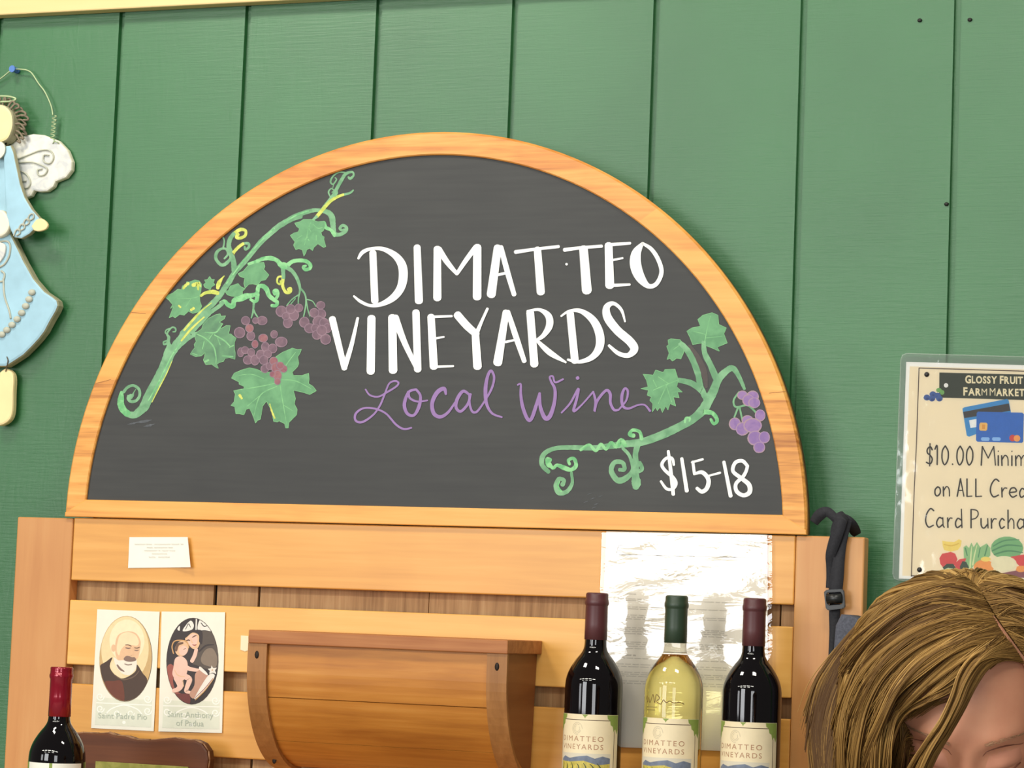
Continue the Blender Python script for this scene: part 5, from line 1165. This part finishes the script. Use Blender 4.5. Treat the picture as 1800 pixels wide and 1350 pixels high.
# ================================================================ BAG ON THE RACK POST
plain('strap_black', (46, 46, 50), .8, .3, var=.15, scale=400, bump=.2, bscale=900)
plain('buckle_black', (34, 36, 34), .35, .5)
plain('bag_grey', (84, 86, 96), .85, .3, var=.25, scale=350, bump=.2, bscale=700)
bag = empty('shoulder_bag', at(1500, 1300, -.09), 'dark grey bag hung by its black strap over the top right corner of the rack', 'bag')
zb = zoom(1340, 860, 4.5)
def strap(name, pts, th=.0016, par=bag):
    """pts: (x, y, width in zoomed px, depth)"""
    P = catmull([(1340+x/4.5, 860+y/4.5, w/4.5, Y) for x, y, w, Y in pts], 7); bm = bmesh.new(); rows = []
    for i, (x, y, w, Y) in enumerate(P):
        a, b_ = P[max(0, i-1)], P[min(len(P)-1, i+1)]; dx, dy = b_[0]-a[0], b_[1]-a[1]; l = math.hypot(dx, dy) or 1; nx_, ny_ = -dy/l*w/2, dx/l*w/2
        l_, r_ = at(x+nx_, y+ny_, Y), at(x-nx_, y-ny_, Y)
        rows.append([bm.verts.new(v) for v in (l_, r_, Vector((r_.x, r_.y+th, r_.z)), Vector((l_.x, l_.y+th, l_.z)))])
    for A_, B_ in zip(rows, rows[1:]):
        for k in range(4):
            f = bm.faces.new((A_[k], A_[(k+1) % 4], B_[(k+1) % 4], B_[k])); f.smooth = k in (0, 2)
    bm.faces.new(rows[0]); bm.faces.new(list(reversed(rows[-1])))
    bmesh.ops.recalc_face_normals(bm, faces=bm.faces)
    return from_bm(name, bm, MATS['strap_black'], par)
strap('strap', [(655, 196, 60, -.060), (640, 212, 96, -.064), (622, 240, 104, -.066), (598, 330, 96, -.0665), (565, 430, 92, -.064), (540, 520, 80, -.0615), (535, 600, 62, -.0585), (528, 690, 44, -.0575), (522, 780, 40, -.0575)])
strap('strap', [(680, 245, 60, -.060), (650, 350, 62, -.0605), (625, 450, 74, -.0605), (605, 560, 90, -.061), (590, 680, 106, -.0615), (578, 800, 106, -.062), (565, 880, 96, -.063)])
strap('strap', [(405, 265, 72, -.050), (450, 205, 90, -.055), (505, 178, 80, -.059), (550, 205, 70, -.061), (590, 250, 70, -.0615), (575, 300, 60, -.060), (560, 350, 50, -.0585)])
strap('strap', [(600, 215, 40, -.062), (650, 232, 74, -.0605), (702, 280, 90, -.055), (735, 335, 84, -.040), (750, 362, 60, -.032)])
strap('strap', [(572, 905, 84, -.0605), (570, 1000, 86, -.0605), (562, 1120, 64, -.0605), (548, 1240, 44, -.0605), (545, 1340, 40, -.062), (570, 1450, 40, -.068), (610, 1560, 40, -.08)])
bk = zoom(1340, 860, 4.5)
bm = bmesh.new()
ring_o = [at(x, y, -.066) for x, y in bk([(490, 812), (510, 796), (632, 790), (648, 802), (658, 930), (640, 945), (520, 958), (504, 940)])]
ring_i = [at(x, y, -.066) for x, y in bk([(512, 826), (522, 818), (622, 812), (628, 820), (634, 905), (624, 912), (532, 920), (520, 908)])]
n_ = len(ring_o)
va = [[bm.verts.new((q.x, y, q.z)) for q in ring] for ring in (ring_o, ring_i) for y in (-.0685, -.0635)]
for i in range(n_):
    j = (i+1) % n_
    for A_, B_ in ((va[0], va[2]), (va[2], va[3]), (va[3], va[1]), (va[1], va[0])): bm.faces.new((A_[i], A_[j], B_[j], B_[i]))
bmesh.ops.recalc_face_normals(bm, faces=bm.faces)
bmesh.ops.bevel(bm, geom=list(bm.edges), offset=.0007, segments=2, affect='EDGES')
bkl = from_bm('buckle', bm, MATS['buckle_black'], bag, label='black plastic strap buckle')
bm = bmesh.new()
a, b_ = at(*bk([(512, 868)])[0], -.067), at(*bk([(632, 862)])[0], -.067)
add_tube(bm, [a, b_], .0062, 12); from_bm('buckle_bar', bm, MATS['buckle_black'], bkl)
prof_b = cs([(1484, 1080), (1508, 1084), (1545, 1108), (1590, 1165), (1612, 1250), (1612, 1380), (1590, 1450), (1540, 1468), (1495, 1445), (1480, 1370), (1474, 1260), (1470, 1160), (1474, 1100)], 3)
pts = [at(x, y, -.095) for x, y in prof_b]
bm = bmesh.new(); add_prism(bm, pts, -.115, -.064, .006, seg=3)
for f in bm.faces: f.smooth = True
from_bm('bag_body', bm, MATS['bag_grey'], bag)

# ================================================================ PERSON
m, nt, p = new_mat('skin')
tc = N(nt, 'ShaderNodeTexCoord'); no = N(nt, 'ShaderNodeTexNoise', i_Scale=28.0, i_Detail=4.0); nt.links.new(tc.outputs['Object'], no.inputs['Vector'])
r = N(nt, 'ShaderNodeValToRGB'); r.color_ramp.elements[0].position = .3; r.color_ramp.elements[1].position = .7
r.color_ramp.elements[0].color = srgb(216, 148, 116); r.color_ramp.elements[1].color = srgb(228, 164, 130)
nt.links.new(no.outputs['Fac'], r.inputs['Fac']); nt.links.new(r.outputs['Color'], p.inputs['Base Color'])
p.inputs['Roughness'].default_value = .5; p.inputs['Subsurface Weight'].default_value = .12; p.inputs['Subsurface Radius'].default_value = (.008, .003, .002)
p.inputs['Subsurface Scale'].default_value = .5
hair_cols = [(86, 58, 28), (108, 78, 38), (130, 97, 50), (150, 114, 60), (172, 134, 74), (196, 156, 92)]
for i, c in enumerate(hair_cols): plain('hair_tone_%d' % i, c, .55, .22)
plain('lash_and_crease_shade', (128, 78, 60), .6)
plain('brow_brown', (190, 146, 112), .7)
plain('lid_rose', (214, 148, 120), .5)
plain('shirt_navy', (52, 62, 84), .85, var=.08)
plain('trousers_dark', (44, 46, 52), .85, var=.08)

HD = 2.35
HO = at_depth(1702, 1236, HD)                           # centre of the skull
fw = (CAM-HO); fw.z = 0; fw.normalize()
rt = Vector((0, 0, 1)).cross(fw).normalized()           # towards the right of the picture
pit = math.radians(27)
hf = (fw*math.cos(pit)-Vector((0, 0, 1))*math.sin(pit)).normalized()      # where the face points
hu = (Vector((0, 0, 1))*math.cos(pit)+fw*math.sin(pit)).normalized()
def H(x, y, z):            # millimetres: x to the picture's right, y out of the face, z up the head
    return HO+(rt*x+hf*y+hu*z)*.001
def g(x, s): return math.exp(-(x/s)**2)
def sstep(a, b_, x):
    t = max(0, min(1, (x-a)/(b_-a))); return t*t*(3-2*t)
SRX, SRY, SRZ = 74, 94, 104
def head_point(d):
    x, y, z = d
    px, py, pz = x*SRX, y*SRY, z*SRZ
    lo = sstep(.05, -.9, z)
    px *= 1-.30*lo
    if y > 0: py *= 1-.10*lo; pz -= 8*lo*y
    else: py *= 1-.28*lo
    if z < 0: pz *= 1.05
    if y > 0:                                                     # the face
        f = sstep(0.15, .6, y)
        py -= 5*f*g(abs(px)-0, 60)*sstep(.35, 1, z)*0
        py += f*4.5*g(abs(px)-30, 20)*g(pz-15, 9)                   # brow ridge
        py -= f*13*g(abs(px)-30, 17)*g(pz+5, 10)                  # eye sockets
        py += f*9*g(abs(px)-31, 12)*g(pz+9, 8)                    # closed lids over the eyes
        py -= f*2.5*g(abs(px)-31, 15)*g(pz-1.0, 2.4)               # crease above the lid
        py -= f*2.0*g(abs(px)-31, 13)*g(pz+18, 2.5)
        nz = sstep(2, -48, pz)*sstep(-64, -50, pz)
        py += f*(5*g(pz+2, 14)*g(px, 9)+24*nz*g(px, 8+7*sstep(-25, -50, pz)))       # nose
        py += f*5*g(abs(px)-13, 6)*g(pz+50, 7)
        py += f*6*g(px, 22)*g(pz+72, 10)-f*4*g(px, 20)*g(pz+73, 2)     # lips
        py -= f*4*g(px, 26)*g(pz+86, 6); py += f*7*g(px, 20)*g(pz+102, 12)
        py += f*4*g(abs(px)-42, 16)*g(pz+42, 18)                   # cheeks
    return px, py, pz
bm = bmesh.new(); bmesh.ops.create_icosphere(bm, subdivisions=6, radius=1)
for v in bm.verts: v.co = H(*head_point(v.co))
body_bits = bm
gz = HO.z
back = -fw
nk = H(0, -22, -70); base_n = HO+back*.075-Vector((0, 0, .215))
sh = base_n-Vector((0, 0, .045))
hip = Vector((sh.x+back.x*.0, sh.y+back.y*.0, .93)); 
sL, sR = sh-rt*.165, sh+rt*.165
def bt(pts, rs): add_tube(body_bits, pts, rs, 14, n=5)
bt([nk, (nk+base_n)/2, base_n, sh-Vector((0, 0, .05))], [.054, .053, .06, .09])
chest = sh-Vector((0, 0, .16))
for s in (-1, 1):
    bt([chest+rt*s*.055, (chest*.45+hip*.55)+rt*s*.05, hip+rt*s*.06], [.105, .092, .11])
    S_ = sL if s < 0 else sR
    el = S_+rt*s*.05+fw*.03-Vector((0, 0, .27)); wr_ = el-rt*s*.05+fw*.2+Vector((0, 0, .02))
    bt([base_n-Vector((0, 0, .02)), S_*.7+base_n*.3-Vector((0, 0, .005)), S_], [.05, .052, .052])
    bt([S_, (S_+el)/2, el], [.052, .046, .038]); bt([el, (el+wr_)/2, wr_], [.038, .034, .025])
    kn = Vector((hip.x, hip.y, .48))+rt*s*.085+fw*.01; an = Vector((hip.x, hip.y, .085))+rt*s*.09
    bt([hip+rt*s*.075, (hip+rt*s*.08+kn)/2, kn, (kn+an)/2-fw*.012, an], [.098, .082, .056, .052, .036])
    bt([an, an+fw*.05-Vector((0, 0, .045)), an+fw*.14-Vector((0, 0, .055))], [.036, .034, .028])
    palm = wr_+fw*.055; side = (-rt*s)                     # hand with palm down, thumb inward
    bt([wr_, wr_+fw*.03, palm], [.025, .027, .027]); bt([wr_+rt*.0+fw*.02+rt*.014, palm+rt*.016], [.02, .019]); bt([wr_+fw*.02-rt*.014, palm-rt*.016], [.02, .019])
    for k, (o_, L_) in enumerate(((-.030, .062), (-.010, .074), (.010, .070), (.030, .056))):
        b0 = palm+rt*o_*.95+fw*.012
        bt([b0, b0+fw*L_*.45+Vector((0, 0, .004)), b0+fw*L_*.8-Vector((0, 0, .012)), b0+fw*L_*.95-Vector((0, 0, .028))], [.0095, .0088, .008, .007])
    b0 = wr_+fw*.025+side*.022
    bt([b0, b0+fw*.025+side*.022-Vector((0, 0, .006)), b0+fw*.055+side*.026-Vector((0, 0, .014))], [.013, .0105, .0085])
me = bpy.data.meshes.new('tmp'); body_bits.to_mesh(me); body_bits.free()
o = bpy.data.objects.new('tmp', me); COL.objects.link(o)
rm = o.modifiers.new('r', 'REMESH'); rm.mode = 'VOXEL'; rm.voxel_size = .0036; rm.use_smooth_shade = True
smo = o.modifiers.new('s', 'SMOOTH'); smo.factor = .5; smo.iterations = 3
dg = bpy.context.evaluated_depsgraph_get(); me2 = bpy.data.meshes.new_from_object(o.evaluated_get(dg)); bpy.data.objects.remove(o)
person = empty('person', (hip.x, hip.y, 0), 'person with wavy highlighted light brown hair looking down beside the rack', 'person')
body = link('body', me2, MATS['skin'], person, smooth=True)
for p_ in me2.polygons: p_.use_smooth = True
# clothing
def cloth(name, parts, mat, vox=.008):
    b2 = bmesh.new()
    for pts, rs in parts: add_tube(b2, pts, rs, 16, n=5)
    me = bpy.data.meshes.new('tmp'); b2.to_mesh(me); b2.free(); o = bpy.data.objects.new('tmp', me); COL.objects.link(o)
    rm = o.modifiers.new('r', 'REMESH'); rm.mode = 'VOXEL'; rm.voxel_size = vox; rm.use_smooth_shade = True
    sm = o.modifiers.new('s', 'SMOOTH'); sm.iterations = 6
    dg = bpy.context.evaluated_depsgraph_get(); m2 = bpy.data.meshes.new_from_object(o.evaluated_get(dg)); bpy.data.objects.remove(o)
    return link(name, m2, MATS[mat], person, smooth=True)
parts = []
for s in (-1, 1):
    S_ = sL if s < 0 else sR; el = S_+rt*s*.05+fw*.03-Vector((0, 0, .27))
    parts += [([chest+rt*s*.055+Vector((0, 0, .04)), (chest*.45+hip*.55)+rt*s*.052, hip+rt*s*.06-Vector((0, 0, .04))], [.122, .112, .126]),
              ([base_n-Vector((0, 0, .05)), S_*.7+base_n*.3-Vector((0, 0, .01)), S_], [.068, .066, .066]), ([S_, (S_+el)/2, el+(S_-el)*.12], [.068, .062, .056])]
cloth('shirt', parts, 'shirt_navy')
parts = []
for s in (-1, 1):
    kn = Vector((hip.x, hip.y, .48))+rt*s*.085+fw*.01; an = Vector((hip.x, hip.y, .085))+rt*s*.09
    parts += [([hip+rt*s*.06+Vector((0, 0, .02)), hip+rt*s*.075-Vector((0, 0, .05)), (hip+rt*s*.08+kn)/2, kn, an+Vector((0, 0, .02))], [.118, .122, .098, .074, .06])]
cloth('trousers', parts, 'trousers_dark')
for s in (-1, 1):
    an = Vector((hip.x, hip.y, .085))+rt*s*.09
    b2 = bmesh.new(); add_tube(b2, [an-fw*.05-Vector((0, 0, .045)), an-Vector((0, 0, .035)), an+fw*.08-Vector((0, 0, .042)), an+fw*.17-Vector((0, 0, .052))], [.032, .043, .042, .03], 14, n=5)
    from_bm('shoe', b2, MATS['strap_black'], person, smooth=True)

# face details that lie on the skin
def on_face(x, z, lift=1.0):
    u, w = x/SRX, z/SRZ
    for it in range(16):
        d = Vector((u, math.sqrt(max(.02, 1-u*u-w*w)), w)); d.normalize(); q = head_point(d)
        u += .8*(x-q[0])/SRX; w += .8*(z-q[2])/SRZ
    return H(x, q[1]+lift, z)
for s in (-1, 1):
    bm = bmesh.new(); rr = random.Random(5+s)
    for k in range(90):
        t = rr.random(); x = 14+t*34; z = 11+4.0*math.sin(min(1, t*1.15)*math.pi*.75)+rr.uniform(-2, 2)*(1-t*.6)
        a = on_face(s*x, z, .6); b_ = on_face(s*(x+rr.uniform(3, 5)), z+rr.uniform(.6, 2)*(1-1.6*t), 1.2)
        add_tube(bm, [a, b_], [.00035, .0001], 3, caps=False)
    from_bm('eyebrow', bm, MATS['brow_brown'], person)
for s in (-1, 1):
    bm = bmesh.new(); rows = []
    for j in range(9):
        v = j/8; row = []
        for i in range(15):
            u = i/14; x = 15+31*u; top_ = 1+3.2*math.sin(math.pi*min(1, u*1.1)*.95); bot = -16.5-2.5*math.sin(math.pi*u)
            row.append(bm.verts.new(on_face(s*x, bot+(top_-bot)*v, -.2+1.1*min(1, 3*math.sin(math.pi*u))*min(1, 3*math.sin(math.pi*v)))))
        rows.append(row)
    for A_, B_ in zip(rows, rows[1:]):
        for i in range(14):
            f = bm.faces.new((A_[i], A_[i+1], B_[i+1], B_[i])); f.smooth = True
    bmesh.ops.recalc_face_normals(bm, faces=bm.faces)
    from_bm('eyelid', bm, MATS['lid_rose'], person, label='rosy lowered eyelid')
    bm = bmesh.new(); add_tube(bm, [on_face(s*(13+34*t), 1.2+3.4*math.sin(math.pi*min(1, t*1.1)*.95)-(3 if t == 0 else 0), .5) for t in [k/12 for k in range(13)]], [.0002]+[.0006]*11+[.0002], 6)  # brown line puts the shade of the fold above the lid into colour
    from_bm('eyelid_crease_shade', bm, MATS['lash_and_crease_shade'], person)
for s in (-1, 1):
    bm = bmesh.new(); add_tube(bm, [on_face(s*(17+28*t), -17.5+4.2*math.sin(math.pi*t)*-1+(1 if t > .8 else 0), .4) for t in [k/10 for k in range(11)]], [.0005]+[.0009]*9+[.0005], 6)
    from_bm('eyelashes', bm, MATS['lash_and_crease_shade'], person)

# hair
def shell(x, y, h):
    """the point h millimetres above the scalp that the photograph shows at (x, y): the near side of the head"""
    d = ray(x, y); o = CAM-HO
    ax = [(rt, SRX+h), (hf, SRY+h), (hu, SRZ+h)]
    dd = [d.dot(a)/(r_*.001) for a, r_ in ax]; oo = [o.dot(a)/(r_*.001) for a, r_ in ax]
    A_ = sum(v*v for v in dd); B_ = sum(u*v for u, v in zip(dd, oo)); C_ = sum(v*v for v in oo)-1
    disc = B_*B_-A_*C_
    t = (-B_-math.sqrt(disc))/A_ if disc > 0 else -B_/A_
    return CAM+d*t
hb = [bmesh.new()]
def strand(px, r, mi, w=0.0):
    pts = [shell(*q) for q in catmull(px, 5)]
    L = len(pts); add_tube(hb[0], pts, [r*(.55+.45*min(1, 4*i/L))*(1 if i < L*.8 else 1-.75*(i-L*.8)/(L*.2)) for i in range(L)], 4, mi=mi, caps=False)
R_ = random.Random(11)
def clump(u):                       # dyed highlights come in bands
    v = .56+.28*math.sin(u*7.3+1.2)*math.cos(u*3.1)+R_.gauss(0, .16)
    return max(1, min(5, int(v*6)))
def resample(g_, n=9):
    c = catmull(g_, 8); return [c[int(i*(len(c)-1)/(n-1))] for i in range(n)]
def fill(guides, per, hj=7, r=(.0003, .0007), wav=1.5, dark=0, jit=3, wave=6, shade=0, frizz=.7):
    """strands combed between neighbouring guide curves; each clump waves together"""
    G = [resample(q) for q in guides]
    for i in range(len(G)-1):
        for k in range(per):
            t = (k+R_.random())/per; u = i+t; hh = R_.uniform(-hj, hj*.3)
            j1, j2 = R_.gauss(0, jit*.5), R_.gauss(0, jit*.5); px = []
            lq = (u*1.7+.3*math.sin(u*5.3)); lock = math.floor(lq); lr = random.Random(lock*17+i*0+3); ph, am, dep = lr.uniform(0, 6.3), lr.uniform(.5, 1.2)*wave, lr.uniform(-1, 1)
            inl = lq-lock            # place inside the lock, 0..1
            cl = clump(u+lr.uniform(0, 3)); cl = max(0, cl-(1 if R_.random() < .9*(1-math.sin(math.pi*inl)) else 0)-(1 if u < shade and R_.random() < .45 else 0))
            root = R_.gauss(0, 6.5)
            for m_, (a, b_) in enumerate(zip(G[i], G[i+1])):
                s = m_/8; w_ = max(0, s-.15)
                pull = (0.5-inl)*.22*max(0, min(1, s*1.6-.2))             # strands of a lock draw together towards its end
                tt = t+pull
                x = a[0]+(b_[0]-a[0])*tt+root*max(0, 1-s*5)+R_.gauss(0, frizz)*s+j1*s*2+am*math.sin(ph+m_*1.2)*w_+R_.uniform(-.6, .6)*wav*s; y = a[1]+(b_[1]-a[1])*tt+root*1.5*max(0, 1-s*5)+R_.gauss(0, frizz)*s+j2*s*2+am*.8*math.sin(ph+.4+m_*1.2)*w_
                bulge = 8*math.sin(math.pi*inl)**.7+dep*8-4+6*math.sin(ph+m_*1.25)*s
                px.append((x, y, max(2, a[2]+(b_[2]-a[2])*t+(hh+bulge)*min(1, s*1.5+.1))))
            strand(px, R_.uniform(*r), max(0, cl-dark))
left = [
 [(1716,1026,5),(1690,1020,14),(1650,1023,20),(1605,1035,24),(1560,1056,28),(1515,1092,30),(1475,1138,32),(1448,1185,32),(1432,1235,32)],
 [(1722,1040,5),(1665,1040,16),(1600,1056,22),(1545,1088,28),(1498,1130,32),(1462,1180,34),(1440,1235,36),(1434,1290,36),(1440,1360,34),(1450,1430,30)],
 [(1732,1060,5),(1670,1062,16),(1605,1080,24),(1550,1115,30),(1508,1160,34),(1475,1215,38),(1455,1280,40),(1450,1345,38),(1460,1430,34)],
 [(1742,1080,5),(1680,1083,16),(1615,1103,24),(1565,1135,30),(1525,1180,36),(1495,1235,40),(1475,1300,42),(1468,1360,40),(1475,1430,36)],
 [(1750,1094,5),(1690,1100,16),(1630,1122,24),(1580,1155,32),(1545,1198,38),(1520,1250,42),(1500,1310,44),(1490,1370,42),(1495,1430,38)],
 [(1758,1106,5),(1700,1116,16),(1645,1140,24),(1600,1172,32),(1565,1212,38),(1542,1262,42),(1525,1320,44),(1515,1375,42),(1515,1430,38)],
 [(1766,1118,5),(1715,1130,16),(1665,1155,24),(1620,1188,30),(1580,1225,36),(1555,1270,40),(1540,1320,42),(1532,1375,40),(1530,1430,38)],
 [(1773,1128,5),(1735,1140,14),(1690,1164,20),(1648,1198,24),(1608,1228,26),(1575,1256,30),(1553,1295,34),(1545,1345,36),(1542,1430,34)]]
dark_left = [[(x, y, max(2, h-14)) for x, y, h in q] for q in left]
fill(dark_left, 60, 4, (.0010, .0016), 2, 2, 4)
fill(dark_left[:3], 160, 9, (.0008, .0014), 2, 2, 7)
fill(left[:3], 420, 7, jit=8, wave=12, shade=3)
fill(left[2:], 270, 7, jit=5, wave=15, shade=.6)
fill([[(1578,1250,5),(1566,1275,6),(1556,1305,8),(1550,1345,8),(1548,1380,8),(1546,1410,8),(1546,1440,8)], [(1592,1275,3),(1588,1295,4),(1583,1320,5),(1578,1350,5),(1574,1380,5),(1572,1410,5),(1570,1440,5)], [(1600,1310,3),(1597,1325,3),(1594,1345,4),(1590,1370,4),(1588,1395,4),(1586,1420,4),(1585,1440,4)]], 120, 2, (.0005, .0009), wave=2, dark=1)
fill(left[:6], 45, 10, (.0002, .0004), jit=9, wave=12, frizz=2.5)
bang = [
 [(1776,1132,5),(1742,1138,16),(1712,1150,24),(1690,1172,28),(1678,1205,30),(1662,1245,30),(1640,1282,30),(1615,1318,30),(1592,1365,30),(1580,1430,28)],
 [(1784,1142,5),(1752,1146,16),(1724,1160,24),(1702,1186,28),(1690,1218,30),(1674,1255,30),(1650,1295,30),(1626,1332,30),(1606,1380,30),(1595,1430,28)],
 [(1788,1144,5),(1768,1151,13),(1742,1170,18),(1720,1198,22),(1704,1230,25),(1684,1268,27),(1660,1306,28),(1637,1342,28),(1618,1390,28),(1608,1430,26)]]
fill(bang, 210, 4, (.0003, .0006), 1, 0, 2, 3)
loose = [[(1690,1170,22),(1640,1215,24),(1602,1238,26),(1575,1262,30),(1557,1300,34),(1548,1350,34),(1545,1420,32)], [(1690,1185,18),(1648,1226,18),(1610,1244,22),(1588,1264,26),(1570,1300,30),(1556,1350,32),(1552,1420,32)]]
fill(loose, 110, 3, (.0003, .0006), 1.5, 0, 2, 3)
right = [
 [(1716,1026,5),(1750,1020,12),(1800,1026,20),(1850,1046,26),(1900,1085,32),(1940,1140,36),(1965,1210,38),(1972,1290,38),(1968,1430,34)],
 [(1737,1058,5),(1780,1056,14),(1825,1076,22),(1875,1115,28),(1915,1170,34),(1940,1235,38),(1950,1310,38),(1945,1430,34)],
 [(1757,1092,5),(1796,1092,12),(1830,1112,18),(1870,1150,26),(1900,1205,32),(1918,1270,36),(1925,1340,36),(1920,1430,34)],
 [(1781,1125,5),(1812,1132,10),(1836,1152,14),(1862,1190,20),(1882,1240,26),(1895,1300,32),(1900,1360,34),(1898,1430,32)],
 [(1803,1156,4),(1824,1166,8),(1838,1188,12),(1856,1226,18),(1870,1270,24),(1880,1330,30),(1885,1430,30)]]
fill([[(x, y, max(2, h-13)) for x, y, h in q] for q in right], 50, 4, (.001, .0016), 2, 2, 4)
fill(right, 170, 6, jit=5, wave=9)
# short growth along the hairline of the forehead and temple
for k in range(140):
    t = R_.random(); x, y = 1672-80*t+R_.uniform(-6, 6), 1222+16*t+R_.uniform(-6, 10)
    strand([(x, y, .6), (x-22, y+8, 3), (x-50, y+26+10*t, 7)], .00025, R_.choice((1, 2, 2, 3)))
part_line = catmull([(1744, 1080, 2), (1755, 1096, 4), (1768, 1115, 5), (1782, 1135, 6), (1796, 1155, 8), (1808, 1172, 14)], 5)
bm = bmesh.new(); add_ribbon(bm, [(x, y, w) for x, y, w in part_line], lambda x, y: shell(x, y, 3.4), n=1, sharp=True)
for f in bm.faces: f.smooth = True
from_bm('scalp_parting', bm, MATS['skin'], person)
# back and crown of the head, from the whorl down
for k in range(1300):
    a = R_.uniform(0, 2*math.pi); ax_, by_ = math.cos(a), math.sin(a)
    if by_ > .25: continue                                   # the front is combed above
    hh = R_.uniform(6, 34); pts = []
    for s in range(10):
        th = .12+s/9*1.75; rr_ = math.sin(min(th, 1.57)); zz = math.cos(th) if th < 1.57 else -(th-1.57)*1.4
        k2 = hh*min(1, s/4)
        pts.append(H(ax_*rr_*(SRX+k2+6)+R_.gauss(0, 1.2), by_*rr_*(SRY+k2+4)-6*0+R_.gauss(0, 1.2), zz*(SRZ+k2*.5+4)))
    add_tube(hb[0], pts, [.0009+.0006*R_.random()]*10, 4, mi=clump(a*1.7), caps=False, n=2)
t = bmesh.new(); bmesh.ops.create_icosphere(t, subdivisions=4, radius=1)
kill = [v for v in t.verts if (v.co.y > .30 and v.co.z < .62) or v.co.z < -.55 or (v.co.y > .0 and v.co.z < .1)]
bmesh.ops.delete(t, geom=kill, context='VERTS')
for v in t.verts: v.co = H(v.co.x*(SRX+2.5), v.co.y*(SRY+2.5), v.co.z*(SRZ+2.5))
for f in t.faces: f.smooth = True
merge(hb[0], t, 1)
from_bm('hair', hb[0], [MATS['hair_tone_%d' % i] for i in range(6)], person, label='wavy chin-length light brown hair with blond highlights')
